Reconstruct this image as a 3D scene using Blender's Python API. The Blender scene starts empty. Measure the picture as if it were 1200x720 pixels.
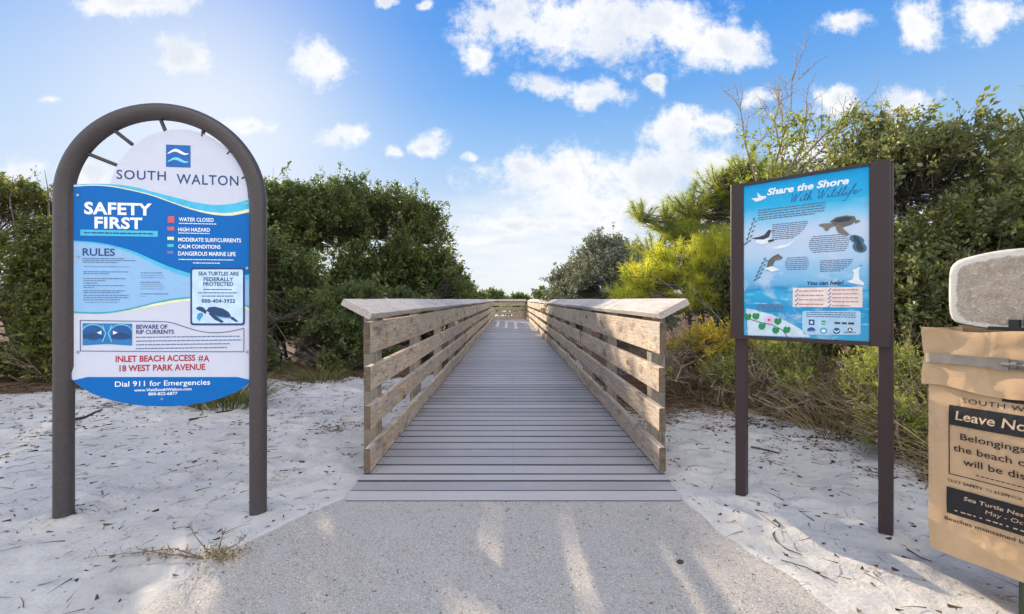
import bpy, bmesh, math, random
import numpy as np
from mathutils import Vector, Matrix

random.seed(7)
RNG = np.random.default_rng(7)
scene = bpy.context.scene
COL = scene.collection

# ------------------------------------------------------------------ camera
CAM_H = 1.03
F_PX = 541.0          # focal length in pixels of the 1200 px wide photograph
VX, VY = 598.0, 351.0 # vanishing point of the boardwalk
cam_data = bpy.data.cameras.new('camera')
cam = bpy.data.objects.new('camera', cam_data)
COL.objects.link(cam)
cam.location = (0, 0, CAM_H)
cam.rotation_euler = (math.radians(90), 0, 0)
cam_data.sensor_width = 36
cam_data.lens = F_PX / 1200 * 36
cam_data.shift_x = (600 - VX) / 1200
cam_data.shift_y = -(360 - VY) / 1200
cam_data.clip_end = 3000
cam_data.clip_start = 0.05
scene.camera = cam

# ------------------------------------------------------------------ sun and sky
SUN = Vector((-0.645, 1.0, 0.404)).normalized()
sun_el = math.asin(SUN.z)
sun_rot = math.atan2(SUN.x, SUN.y)
sl = bpy.data.lights.new('sun', 'SUN')
sl.energy = 2.7
sl.angle = math.radians(0.5)
sl.color = (1.0, 0.83, 0.62)
so = bpy.data.objects.new('sun', sl)
COL.objects.link(so)
so.rotation_euler = (-SUN).to_track_quat('-Z', 'Y').to_euler()

scene.view_settings.view_transform = 'Standard'
scene.view_settings.look = 'None'
scene.view_settings.gamma = 1
scene.view_settings.use_curve_mapping = False
scene.view_settings.exposure = 1.68
scene.cycles.max_bounces = 8
scene.cycles.transparent_max_bounces = 4
scene.cycles.use_adaptive_sampling = True
scene.cycles.adaptive_threshold = 0.02
scene.cycles.use_denoising = True
scene.cycles.caustics_reflective = False
scene.cycles.caustics_refractive = False


class NT:
    """small node tree writer"""
    def __init__(s, tree):
        s.t = tree; s.n = tree.nodes; s.l = tree.links
    def node(s, kind, _in=None, **kw):
        n = s.n.new(kind)
        for k, v in kw.items(): setattr(n, k, v)
        if _in:
            for k, v in _in.items(): s.put(n, k, v)
        return n
    def put(s, n, k, v):
        sock = n.inputs[k]
        if hasattr(v, 'is_output') or isinstance(v, bpy.types.NodeSocket): s.l.new(v, sock)
        elif isinstance(v, bpy.types.Node): s.l.new(v.outputs[0], sock)
        else: sock.default_value = v
    def math(s, op, a, b=0.0, clamp=False):
        n = s.n.new('ShaderNodeMath'); n.operation = op; n.use_clamp = clamp
        s.put(n, 0, a); s.put(n, 1, b); return n.outputs[0]
    def vmath(s, op, a, b=None, c=None):
        n = s.n.new('ShaderNodeVectorMath'); n.operation = op
        s.put(n, 0, a)
        if b is not None: s.put(n, 1, b)
        if c is not None: s.put(n, 2, c)
        return n.outputs[1] if op in ('LENGTH', 'DOT_PRODUCT') else n.outputs[0]
    def mix(s, fac, a, b, blend='MIX'):
        n = s.n.new('ShaderNodeMix'); n.data_type = 'RGBA'; n.blend_type = blend
        s.put(n, 0, fac); s.put(n, 6, a); s.put(n, 7, b); return n.outputs[2]
    def smooth(s, v, lo, hi, a=0.0, b=1.0):
        n = s.n.new('ShaderNodeMapRange'); n.interpolation_type = 'SMOOTHSTEP'
        s.put(n, 0, v); s.put(n, 1, lo); s.put(n, 2, hi); s.put(n, 3, a); s.put(n, 4, b); return n.outputs[0]
    def lin(s, v, lo, hi, a=0.0, b=1.0):
        n = s.n.new('ShaderNodeMapRange')
        s.put(n, 0, v); s.put(n, 1, lo); s.put(n, 2, hi); s.put(n, 3, a); s.put(n, 4, b); return n.outputs[0]
    def noise(s, vec, scale, detail=4.0, rough=0.55, dist=0.0, dims='3D'):
        n = s.n.new('ShaderNodeTexNoise'); n.noise_dimensions = dims
        if vec is not None: s.put(n, 'Vector', vec)
        s.put(n, 'Scale', scale); s.put(n, 'Detail', detail); s.put(n, 'Roughness', rough); s.put(n, 'Distortion', dist)
        return n.outputs[0]
    def ramp(s, fac, stops, interp='LINEAR'):
        n = s.n.new('ShaderNodeValToRGB'); r = n.color_ramp; r.interpolation = interp
        while len(r.elements) < len(stops): r.elements.new(0.5)
        for e, (p, c) in zip(r.elements, stops):
            e.position = p; e.color = (*c, 1) if len(c) == 3 else c
        s.put(n, 0, fac); return n.outputs[0]


def lin1(c):
    c /= 255.0
    return c / 12.92 if c <= 0.04045 else ((c + 0.055) / 1.055) ** 2.4
def rgb(r, g, b): return (lin1(r), lin1(g), lin1(b))
def rgba(r, g, b): return (lin1(r), lin1(g), lin1(b), 1.0)

world = bpy.data.worlds.new('World')
scene.world = world
world.use_nodes = True
W = NT(world.node_tree)
W.n.clear()
SKY_STRENGTH = 0.11
BACKLIGHT = 2.5
DUST, SAT, VAL, GAM, ROLL = 0.2, 1.1, 0.9, 1.0, (0.30, 0.28, 0.24)
sky = W.node('ShaderNodeTexSky', sky_type='NISHITA', sun_disc=False, sun_elevation=sun_el, sun_rotation=sun_rot,
             air_density=1.0, dust_density=DUST, ozone_density=4.0, altitude=0)
hs = W.node('ShaderNodeHueSaturation', {'Saturation': SAT, 'Value': VAL, 'Color': sky.outputs[0]})
gm = W.node('ShaderNodeGamma', {'Color': hs.outputs[0], 'Gamma': GAM})
# roll off the very bright air round the sun
soft = W.vmath('DIVIDE', gm.outputs[0], W.vmath('MULTIPLY_ADD', gm.outputs[0], ROLL, (1.0, 1.0, 1.0)))
tc = W.node('ShaderNodeTexCoord')
sx = W.node('ShaderNodeSeparateXYZ', {0: tc.outputs['Generated']})
# clear air: deep blue overhead, paling to white over the sea; the rest is the physical sky
K_ = 1 / (SKY_STRENGTH * 2 ** scene.view_settings.exposure)
air = W.ramp(sx.outputs[2], [(0.0, rgb(240, 245, 249)), (0.10, rgb(226, 238, 250)), (0.20, rgb(196, 221, 251)), (0.30, rgb(160, 203, 251)), (0.40, rgb(112, 176, 248)), (0.50, rgb(72, 155, 245)), (0.75, rgb(40, 120, 228))])
soft = W.mix(0.80, soft, W.vmath('MULTIPLY', air, (K_, K_, K_)))
yy = W.math('MAXIMUM', sx.outputs[1], 0.03)
pv = W.node('ShaderNodeCombineXYZ', {0: W.math('DIVIDE', sx.outputs[0], yy), 1: W.math('DIVIDE', sx.outputs[2], yy)}).outputs[0]
wn = W.node('ShaderNodeTexNoise', {'Vector': pv, 'Scale': 9.0, 'Detail': 5.0})
warp = W.vmath('MULTIPLY_ADD', W.vmath('SUBTRACT', wn.outputs[1], (0.5, 0.5, 0.5)), (0.14, 0.08, 0.0), pv)
# bright hazy air round the sun
sdot = W.vmath('DOT_PRODUCT', tc.outputs['Generated'], tuple(SUN))
soft = W.mix(W.math('MULTIPLY', W.math('POWER', W.math('MAXIMUM', sdot, 0.0), 34.0), 0.62), soft, (K_ * 1.05, K_ * 1.04, K_ * 1.02, 1))
# cumulus: direction of each cloud (x, y as seen along the boardwalk) and its extent
clouds = [(165, 4, 72, 22), (215, 66, 46, 30), (375, 72, 34, 34), (588, 28, 60, 52), (560, 70, 34, 20), (690, 24, 100, 60), (775, 30, 105, 50),
          (845, 55, 52, 34), (640, 100, 46, 20), (695, 108, 40, 20), (790, 152, 74, 28), (835, 148, 36, 18), (770, 95, 18, 12),
          (650, 203, 100, 40), (760, 210, 130, 46), (825, 200, 80, 40), (700, 240, 120, 26), (610, 262, 110, 13), (690, 268, 70, 11), (545, 285, 50, 9),
          (886, 116, 22, 14), (975, 124, 40, 24), (1068, 119, 46, 25), (1072, 22, 38, 32), (1160, 20, 52, 30), (985, 28, 34, 12), (955, 180, 62, 30), (1035, 145, 22, 10),
          (500, 168, 30, 17), (410, 163, 32, 18), (460, 172, 14, 10), (290, 144, 50, 12), (556, 180, 14, 9), (20, 206, 44, 24), (110, 202, 44, 22),
          (500, 6, 14, 8), (455, 4, 14, 8), (720, 250, 30, 8), (610, 195, 44, 24), (60, 120, 30, 8)]
dist = None
for cx, cy, rx, ry in clouds:
    c = ((cx - VX) / F_PX, (VY - cy) / F_PX); r = (rx / F_PX, ry / F_PX)
    ln = W.vmath('LENGTH', W.vmath('MULTIPLY_ADD', warp, (1 / r[0], 1 / r[1], 0), (-c[0] / r[0], -c[1] / r[1], 0)))
    dist = ln if dist is None else W.math('MINIMUM', dist, ln)
fb = W.noise(pv, 10.0, 13.0, 0.70)
fb2 = W.noise(pv, 6.0, 4.0, 0.5)
body = W.math('ADD', W.math('SUBTRACT', 1.0, dist), W.math('MULTIPLY', W.math('SUBTRACT', fb, 0.53), 3.0))
cover = W.math('POWER', W.smooth(body, -0.22, 0.62), 1.25)
ahead = W.smooth(sx.outputs[1], 0.04, 0.2)
cover = W.math('MULTIPLY', cover, ahead)
# unseen broken cloud added behind and above the viewer to whiten the shade
zz = W.math('MAXIMUM', sx.outputs[2], 0.05)
pz = W.node('ShaderNodeCombineXYZ', {0: W.math('DIVIDE', sx.outputs[0], zz), 1: W.math('DIVIDE', sx.outputs[1], zz)}).outputs[0]
back = W.math('MULTIPLY', W.smooth(W.noise(pz, 0.9, 6.0, 0.6), 0.40, 0.56), W.math('SUBTRACT', 1.0, W.smooth(sx.outputs[1], 0.0, 0.25)))
cover = W.math('MAXIMUM', cover, W.math('MULTIPLY', back, W.smooth(sx.outputs[2], 0.0, 0.1)))
# thin high veil towards the horizon
veil_v = W.node('ShaderNodeCombineXYZ', {0: W.math('MULTIPLY', W.math('DIVIDE', sx.outputs[0], yy), 2.2), 1: W.math('MULTIPLY', W.math('DIVIDE', sx.outputs[2], yy), 14.0)}).outputs[0]
veil = W.math('MULTIPLY', W.smooth(W.noise(veil_v, 1.6, 5.0, 0.55), 0.36, 0.75), W.math('MULTIPLY', W.smooth(sx.outputs[2], 0.30, 0.05), 0.6))
ctone = W.mix(W.smooth(W.math('ADD', body, W.math('MULTIPLY', W.math('SUBTRACT', fb2, 0.45), 2.6)), 0.35, 1.35), (1.0, 1.0, 1.0, 1), (0.77, 0.82, 0.89, 1))
ccol = W.mix(1.0, ctone, (K_ * 1.03, K_ * 1.03, K_ * 1.04, 1), 'MULTIPLY')
ccol = W.mix(W.smooth(sx.outputs[1], 0.1, -0.2), ccol, (K_ * BACKLIGHT, K_ * BACKLIGHT * .985, K_ * BACKLIGHT * .96, 1))   # sun-facing cloud behind the viewer, brightened as added fill for the shade
c1 = W.mix(veil, soft, (K_ * .9, K_ * .94, K_ * .98, 1))
# bright bank of thin cloud over the sea at the end of the boardwalk
bl = W.vmath('LENGTH', W.vmath('MULTIPLY_ADD', warp, (F_PX / 230, F_PX / 95, 0), (-(650 - VX) / 230, -(VY - 285) / 95, 0)))
bank = W.math('MULTIPLY', W.math('MULTIPLY', W.smooth(bl, 1.0, 0.2), ahead), W.lin(W.noise(veil_v, 2.4, 6.0, 0.6), 0.3, 0.62, 0.15, 0.85))
c1 = W.mix(bank, c1, (K_ * .98, K_ * .99, K_ * 1.0, 1))
c2 = W.mix(W.math('MULTIPLY', cover, 0.96), c1, ccol)
bg = W.node('ShaderNodeBackground', {'Color': c2, 'Strength': SKY_STRENGTH})
wo = W.node('ShaderNodeOutputWorld', {'Surface': bg.outputs[0]})

# ------------------------------------------------------------------ helpers
def link(o, parent=None, label=None, cat=None, group=None, kind=None):
    COL.objects.link(o)
    if parent is not None: o.parent = parent
    if label: o['label'] = label
    if cat: o['category'] = cat
    if group: o['group'] = group
    if kind: o['kind'] = kind
    return o

def thing(name, label, cat, loc=(0, 0, 0), rz=0.0, group=None):
    o = bpy.data.objects.new(name, None)
    o.empty_display_size = 0.1
    o.location = loc; o.rotation_euler = (0, 0, rz)
    return link(o, None, label, cat, group)

class MB:
    """collects polygons and links them as one mesh object"""
    def __init__(s): s.v = []; s.f = []; s.m = []
    def add(s, vs, fs, mi=0):
        b = len(s.v); s.v.extend([tuple(map(float, p)) for p in vs])
        for f in fs: s.f.append(tuple(b + i for i in f)); s.m.append(mi)
    def box(s, a, b, mi=0):
        x0, y0, z0 = a; x1, y1, z1 = b
        s.add([(x0, y0, z0), (x1, y0, z0), (x1, y1, z0), (x0, y1, z0), (x0, y0, z1), (x1, y0, z1), (x1, y1, z1), (x0, y1, z1)],
              [(0, 3, 2, 1), (4, 5, 6, 7), (0, 1, 5, 4), (1, 2, 6, 5), (2, 3, 7, 6), (3, 0, 4, 7)], mi)
    def loft(s, rings, mi=0, closed=True, cap=True):
        n = len(rings[0]); vs = [p for r in rings for p in r]; fs = []
        for k in range(len(rings) - 1):
            for i in range(n if closed else n - 1):
                j = (i + 1) % n
                fs.append((k * n + i, k * n + j, (k + 1) * n + j, (k + 1) * n + i))
        if cap and closed:
            fs.append(tuple(reversed(range(n)))); fs.append(tuple((len(rings) - 1) * n + i for i in range(n)))
        s.add(vs, fs, mi)
    def tube(s, path, rad, n=8, mi=0):
        path = [Vector(p) for p in path]
        if not hasattr(rad, '__len__'): rad = [rad] * len(path)
        rings = []; up = None
        for i, p in enumerate(path):
            t = (path[min(i + 1, len(path) - 1)] - path[max(i - 1, 0)])
            t = t.normalized() if t.length > 1e-9 else Vector((0, 0, 1))
            if up is None: up = t.orthogonal().normalized()
            up = (up - t * up.dot(t)); up = up.normalized() if up.length > 1e-6 else t.orthogonal().normalized()
            w = t.cross(up)
            rings.append([p + (up * math.cos(a) + w * math.sin(a)) * rad[i] for a in (2 * math.pi * k / n for k in range(n))])
        s.loft(rings, mi)
    def build(s, name, mats, parent=None, smooth=False, auto=None, **tags):
        me = bpy.data.meshes.new(name)
        me.from_pydata(s.v, [], s.f)
        if not isinstance(mats, (list, tuple)): mats = [mats]
        for m in mats: me.materials.append(m)
        me.polygons.foreach_set('material_index', s.m)
        if smooth: me.polygons.foreach_set('use_smooth', [True] * len(s.f))
        me.update()
        if auto:
            me.polygons.foreach_set('use_smooth', [True] * len(s.f))
            me.set_sharp_from_angle(angle=math.radians(auto))
        o = bpy.data.objects.new(name, me)
        return link(o, parent, **tags)

def np_mesh(name, verts, faces, mat, parent=None, tone=None, smooth=False, **tags):
    """verts (n,3), faces (m,k) arrays -> mesh; tone is one number per face"""
    me = bpy.data.meshes.new(name)
    verts = np.ascontiguousarray(verts, np.float32); faces = np.ascontiguousarray(faces, np.int32)
    m, k = faces.shape
    me.vertices.add(len(verts)); me.vertices.foreach_set('co', verts.ravel())
    me.loops.add(m * k); me.loops.foreach_set('vertex_index', faces.ravel())
    me.polygons.add(m); me.polygons.foreach_set('loop_start', np.arange(0, m * k, k, dtype=np.int32))
    if tone is not None:
        a = me.attributes.new('tone', 'FLOAT', 'FACE'); a.data.foreach_set('value', np.ascontiguousarray(tone, np.float32))
    if smooth: me.polygons.foreach_set('use_smooth', np.ones(m, bool))
    me.update(calc_edges=True)
    if isinstance(mat, (list, tuple)):
        for q in mat: me.materials.append(q)
    else: me.materials.append(mat)
    o = bpy.data.objects.new(name, me)
    return link(o, parent, **tags)

# value noise on arrays
def _hash(i, j, seed):
    h = (i.astype(np.int64) * 374761393 + j.astype(np.int64) * 668265263 + seed * 974711) & 0xffffffff
    h = ((h ^ (h >> 13)) * 1274126177) & 0xffffffff
    return ((h ^ (h >> 16)) & 0xffff) / 65535.0
def vnoise(x, y, seed=0):
    xi = np.floor(x); yi = np.floor(y); fx = x - xi; fy = y - yi
    fx = fx * fx * (3 - 2 * fx); fy = fy * fy * (3 - 2 * fy)
    a = _hash(xi, yi, seed); b = _hash(xi + 1, yi, seed); c = _hash(xi, yi + 1, seed); d = _hash(xi + 1, yi + 1, seed)
    return (a * (1 - fx) + b * fx) * (1 - fy) + (c * (1 - fx) + d * fx) * fy
def fbm(x, y, seed=0, oct=4):
    s = 0; a = 0.5
    for o in range(oct):
        s = s + a * vnoise(x * 2 ** o + o * 17.3, y * 2 ** o - o * 9.1, seed + o); a *= 0.5
    return s
def sstep(x, a, b):
    t = np.clip((x - a) / (b - a), 0, 1); return t * t * (3 - 2 * t)

# ------------------------------------------------------------------ materials
def new_mat(name):
    m = bpy.data.materials.new(name); m.use_nodes = True
    t = NT(m.node_tree); t.n.clear()
    out = t.node('ShaderNodeOutputMaterial')
    p = t.node('ShaderNodeBsdfPrincipled')
    t.l.new(p.outputs[0], out.inputs[0])
    return m, t, p, out

def plain(name, col, rough=0.5, metal=0.0, spec=0.5, wear=0.12, scale=30.0, bump=0.0):
    """painted / printed surface with a little uneven wear"""
    m, t, p, o = new_mat(name)
    tcn = t.node('ShaderNodeTexCoord')
    n = t.noise(tcn.outputs['Object'], scale, 5.0, 0.6)
    c = t.mix(t.lin(n, 0.3, 0.7), tuple(x * (1 - wear) for x in col[:3]) + (1,), tuple(min(1, x * (1 + wear)) for x in col[:3]) + (1,))
    t.put(p, 'Base Color', c); t.put(p, 'Roughness', t.lin(n, 0.3, 0.7, max(0.05, rough - 0.08), min(1, rough + 0.08)))
    p.inputs['Metallic'].default_value = metal
    p.inputs['Specular IOR Level'].default_value = spec
    if bump:
        b = t.node('ShaderNodeBump', {'Strength': 0.5, 'Distance': bump, 'Height': t.noise(tcn.outputs['Object'], scale * 4, 4.0)})
        t.l.new(b.outputs[0], p.inputs['Normal'])
    return m

def leaf_mat(name, dark, mid, light, trans=0.35, rough=0.45):
    m, t, p, out = new_mat(name)
    at = t.node('ShaderNodeAttribute', attribute_name='tone')
    c = t.ramp(at.outputs['Fac'], [(0.0, dark), (0.55, mid), (1.0, light)])
    t.put(p, 'Base Color', c); p.inputs['Roughness'].default_value = rough
    p.inputs['Specular IOR Level'].default_value = 0.35
    tr = t.node('ShaderNodeBsdfTranslucent', {'Color': t.mix(1.0, c, (1.5, 1.55, 0.75, 1), 'MULTIPLY')})
    mx = t.node('ShaderNodeMixShader', {0: trans, 1: p.outputs[0], 2: tr.outputs[0]})
    t.l.new(mx.outputs[0], out.inputs[0])
    return m

def bark_mat(name, a, b):
    m, t, p, o = new_mat(name)
    tcn = t.node('ShaderNodeTexCoord')
    n = t.noise(tcn.outputs['Object'], 26.0, 5.0, 0.65)
    t.put(p, 'Base Color', t.mix(t.lin(n, 0.3, 0.7), (*a, 1), (*b, 1)))
    p.inputs['Roughness'].default_value = 0.85; p.inputs['Specular IOR Level'].default_value = 0.2
    return m

def wood_mat(name, light, mid, dark, grey, axis='Y', greyness=0.4, bright=1.0):
    """weathered rail board, grain along one local axis"""
    m, t, p, o = new_mat(name)
    tcn = t.node('ShaderNodeTexCoord'); oi = t.node('ShaderNodeObjectInfo')
    off = t.node('ShaderNodeCombineXYZ', {0: t.math('MULTIPLY', oi.outputs['Random'], 37.0), 1: t.math('MULTIPLY', oi.outputs['Random'], 91.0), 2: t.math('MULTIPLY', oi.outputs['Random'], 53.0)})
    v = t.vmath('ADD', tcn.outputs['Object'], off.outputs[0])
    st = {'Y': (1, 0.055, 1), 'X': (0.055, 1, 1), 'Z': (1, 1, 0.055)}[axis]
    low = t.noise(v, 2.2, 3.0)
    # knots bend the grain around them
    kst = {'Y': (5.0, 1.7, 5.0), 'X': (1.7, 5.0, 5.0), 'Z': (5.0, 5.0, 1.7)}[axis]
    vk = t.vmath('MULTIPLY', v, kst)
    kn = t.node('ShaderNodeTexVoronoi', {'Vector': vk, 'Scale': 1.0}); kd = kn.outputs['Distance']
    bend = t.math('MULTIPLY', t.smooth(kd, 0.55, 0.0), 0.06)
    vb = t.vmath('ADD', v, t.node('ShaderNodeCombineXYZ', {0: bend, 1: 0.0, 2: bend}).outputs[0])
    g = t.vmath('MULTIPLY', vb, st)
    fine = t.noise(g, 190.0, 5.0, 0.6, 0.6)
    broad = t.noise(g, 42.0, 4.0, 0.6, 1.2)
    c = t.mix(t.smooth(broad, 0.36, 0.66), (*mid, 1), (*light, 1))
    c = t.mix(t.math('MULTIPLY', t.smooth(fine, 0.47, 0.64), 0.75), c, (*dark, 1))
    blot = t.noise(v, 5.0, 4.0, 0.6)
    c = t.mix(t.math('MULTIPLY', t.smooth(blot, 0.42, 0.66), greyness), c, (*grey, 1))
    c = t.mix(t.math('MULTIPLY', t.smooth(kd, 0.16, 0.06), 0.85), c, tuple(x * 0.45 for x in dark) + (1,))
    stain = t.noise(t.vmath('MULTIPLY', v, {'Y': (1, .35, 1), 'X': (.35, 1, 1), 'Z': (1, 1, .35)}[axis]), 7.5, 4.0, 0.7)
    c = t.mix(t.math('MULTIPLY', t.smooth(stain, 0.55, 0.70), 0.7), c, tuple(x * 0.7 for x in dark) + (1,))
    c = t.mix(1.0, c, t.node('ShaderNodeCombineColor', {0: t.lin(oi.outputs['Random'], 0, 1, .86, 1.1), 1: t.lin(oi.outputs['Random'], 0, 1, .87, 1.08), 2: t.lin(oi.outputs['Random'], 0, 1, .9, 1.04)}).outputs[0], 'MULTIPLY')
    t.put(p, 'Base Color', c); p.inputs['Roughness'].default_value = 0.72; p.inputs['Specular IOR Level'].default_value = 0.25
    b = t.node('ShaderNodeBump', {'Strength': 0.8, 'Distance': 0.003, 'Height': t.math('ADD', fine, t.math('MULTIPLY', broad, 0.7))})
    t.l.new(b.outputs[0], p.inputs['Normal'])
    return m

M = {}
M['rail_wood'] = wood_mat('rail_wood', (.66, .525, .375), (.45, .34, .235), (.12, .08, .05), (.37, .345, .32), 'Y', .6)
M['post_wood'] = wood_mat('post_wood', (.36, .30, .23), (.26, .22, .17), (.10, .085, .07), (.26, .25, .23), 'Z', .6)
M['cap_wood'] = wood_mat('cap_wood', (.56, .49, .43), (.48, .42, .38), (.28, .24, .21), (.48, .46, .45), 'Y', .7)
M['end_wood'] = wood_mat('end_wood', (.52, .42, .30), (.40, .32, .23), (.17, .13, .09), (.34, .30, .26), 'X', .4)
M['end_grain'] = plain('end_grain', (.15, .115, .085), .85, 0, .2, .35, 40)
M['screw'] = plain('screw', (.05, .045, .04), .5, .6)

# composite deck boards
m, t, p, o = new_mat('deck_composite')
tcn = t.node('ShaderNodeTexCoord'); geo = t.node('ShaderNodeNewGeometry')
v = tcn.outputs['Object']
grain = t.noise(t.vmath('MULTIPLY', v, (0.06, 1, 1)), 150.0, 4.0, 0.6)
spk = t.noise(v, 160.0, 3.0, 0.7)
mot = t.noise(v, 3.0, 4.0, 0.6)
c = t.mix(geo.outputs['Random Per Island'], (.26, .248, .250, 1), (.42, .398, .398, 1))
c = t.mix(t.math('MULTIPLY', t.smooth(mot, .4, .7), .4), c, (.43, .405, .38, 1))
c = t.mix(t.math('MULTIPLY', t.smooth(grain, .45, .7), .25), c, (.26, .235, .25, 1))
c = t.mix(t.math('MULTIPLY', t.smooth(spk, .56, .7), .35), c, (.13, .12, .13, 1))
c = t.mix(t.math('MULTIPLY', t.smooth(t.noise(v, 210.0, 2.0), .66, .74), .5), c, (.62, .58, .54, 1))
c = t.mix(t.math('MULTIPLY', t.smooth(t.noise(t.vmath('MULTIPLY', v, (1, .25, 1)), 4.5, 5.0, .65), .52, .72), .45), c, (.40, .365, .33, 1))
t.put(p, 'Base Color', c); t.put(p, 'Roughness', t.lin(mot, .3, .7, .42, .6)); p.inputs['Specular IOR Level'].default_value = .4
b = t.node('ShaderNodeBump', {'Strength': .5, 'Distance': .0015, 'Height': t.math('ADD', grain, spk)})
t.l.new(b.outputs[0], p.inputs['Normal']); M['deck'] = m

M['deck_edge'] = plain('deck_edge', (.065, .06, .062), .8, 0, .2, .3, 40)  # seam dirt plus the shade of the gaps, put into the edge colour
# shell aggregate concrete
m, t, p, o = new_mat('shell_concrete')
tcn = t.node('ShaderNodeTexCoord'); v = tcn.outputs['Object']
wv = t.vmath('ADD', v, t.vmath('MULTIPLY', t.node('ShaderNodeTexNoise', {'Vector': v, 'Scale': 160.0}).outputs[1], (.004, .004, .004)))
vo = t.node('ShaderNodeTexVoronoi', {'Vector': wv, 'Scale': 150.0})
vo2 = t.node('ShaderNodeTexVoronoi', {'Vector': wv, 'Scale': 300.0})
sc = t.node('ShaderNodeSeparateColor', {0: vo.outputs['Color']}); sc2 = t.node('ShaderNodeSeparateColor', {0: vo2.outputs['Color']})
peb = t.ramp(sc.outputs[0], [(0, (.17, .14, .12)), (.10, (.36, .31, .26)), (.25, (.46, .42, .36)), (.5, (.52, .48, .42)), (.68, (.42, .34, .25)), (.84, (.62, .58, .52)), (.95, (.80, .77, .70))], 'CONSTANT')
small = t.ramp(sc2.outputs[1], [(0, (.24, .21, .18)), (.15, (.43, .39, .35)), (.6, (.54, .50, .46)), (.9, (.68, .65, .60))], 'CONSTANT')
isp = t.math('MULTIPLY', t.math('GREATER_THAN', sc.outputs[1], .45), t.smooth(vo.outputs['Distance'], .62, .5))
c = t.mix(isp, small, peb)
c = t.mix(1.0, c, (.90, .885, .86, 1), 'MULTIPLY')
mot = t.noise(v, 2.0, 5.0, .6)
c = t.mix(t.lin(mot, .3, .7, .50, .25), c, (.41, .395, .375, 1))
c = t.mix(t.math('MULTIPLY', t.smooth(t.noise(v, 5.5, 4.0), .5, .75), .35), c, (.47, .45, .425, 1))
t.put(p, 'Base Color', c); p.inputs['Roughness'].default_value = .85; p.inputs['Specular IOR Level'].default_value = .25
hh = t.math('ADD', t.math('MULTIPLY', t.math('SUBTRACT', 1.0, vo.outputs['Distance']), isp), t.math('MULTIPLY', vo2.outputs['Distance'], -.4))
b = t.node('ShaderNodeBump', {'Strength': .7, 'Distance': .003, 'Height': hh}); t.l.new(b.outputs[0], p.inputs['Normal']); M['concrete'] = m

# white quartz sand
m, t, p, o = new_mat('white_sand')
tcn = t.node('ShaderNodeTexCoord'); v = tcn.outputs['Object']
n1 = t.noise(v, 1.3, 5.0, .6); n2 = t.noise(v, 14.0, 5.0, .65); n3 = t.noise(v, 260.0, 3.0, .7)
c = t.mix(t.lin(n1, .35, .65), (.47, .45, .415, 1), (.60, .58, .545, 1))
n4 = t.noise(v, 45.0, 5.0, .7)
c = t.mix(t.math('MULTIPLY', t.smooth(n2, .50, .72), .40), c, (.46, .43, .39, 1))
c = t.mix(t.math('MULTIPLY', t.smooth(n4, .52, .70), .45), c, (.40, .37, .335, 1))
c = t.mix(t.math('MULTIPLY', t.smooth(n3, .55, .70), .45), c, (.32, .29, .26, 1))
dirt = t.math('MULTIPLY', t.smooth(t.noise(v, 3.2, 6.0, .7), .54, .70), t.smooth(n4, .42, .62))
c = t.mix(t.math('MULTIPLY', dirt, .75), c, (.20, .165, .135, 1))
vs_ = t.node('ShaderNodeTexVoronoi', {'Vector': v, 'Scale': 34.0}); sv_ = t.node('ShaderNodeSeparateColor', {0: vs_.outputs['Color']})
spk_ = t.math('MULTIPLY', t.math('GREATER_THAN', sv_.outputs[0], .86), t.smooth(vs_.outputs['Distance'], .26, .14))
c = t.mix(t.math('MULTIPLY', spk_, .8), c, (.13, .105, .09, 1))
at = t.node('ShaderNodeAttribute', attribute_name='duff')   # fallen needles and humus under the shrubs
c = t.mix(t.smooth(t.math('ADD', at.outputs['Fac'], t.math('MULTIPLY', t.math('SUBTRACT', t.noise(v, 9.0, 5.0, .7), .5), .9)), .40, .75), c, t.mix(n2, (.085, .050, .030, 1), (.16, .105, .068, 1)))
t.put(p, 'Base Color', c); p.inputs['Roughness'].default_value = .95; p.inputs['Specular IOR Level'].default_value = .1
b = t.node('ShaderNodeBump', {'Strength': .8, 'Distance': .016, 'Height': t.math('ADD', t.math('ADD', t.math('MULTIPLY', n2, 1.0), t.math('MULTIPLY', n4, .4)), t.math('MULTIPLY', n3, .12))})
t.l.new(b.outputs[0], p.inputs['Normal']); M['sand'] = m

M['steel'] = plain('bronze_powder_coat', (.062, .052, .052), .42, .0, .4, .15, 55, .0006)
M['brown_frame'] = plain('brown_frame_paint', (.045, .029, .030), .5, 0, .35, .12, 60, .0004)
M['p_white'] = plain('panel_white', rgb(206, 210, 226), .45, 0, .22, .03, 14)
M['p_blue'] = plain('panel_blue', rgb(0, 104, 184), .45, 0, .22, .04, 14)
M['p_navy'] = plain('panel_navy', rgb(20, 60, 120), .4)
M['p_ink'] = plain('small_print_ink', rgb(88, 116, 156), .4)
M['p_ltblue'] = plain('panel_light_blue', rgb(148, 190, 230), .45, 0, .22, .04)
M['p_cyan'] = plain('panel_cyan', rgb(80, 190, 225), .45, 0, .22)
M['p_teal'] = plain('panel_teal', rgb(60, 170, 180), .45, 0, .22)
M['p_pale'] = plain('panel_pale_aqua', rgb(200, 240, 240), .45, 0, .22)
M['p_cream'] = plain('panel_cream', rgb(236, 234, 196), .45, 0, .22)
M['p_red'] = plain('panel_red', rgb(172, 22, 48), .4)
M['p_rose'] = plain('panel_rose', rgb(214, 84, 96), .4)
M['p_yellow'] = plain('panel_yellow', rgb(240, 232, 160), .4)
M['p_green'] = plain('panel_green', rgb(60, 190, 190), .4)
M['p_violet'] = plain('panel_violet', rgb(120, 110, 180), .4)
M['p_text_white'] = plain('print_white', rgb(244, 248, 252), .4)
M['p_dot'] = plain('screw_head', (.35, .36, .38), .3, .8)

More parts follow.
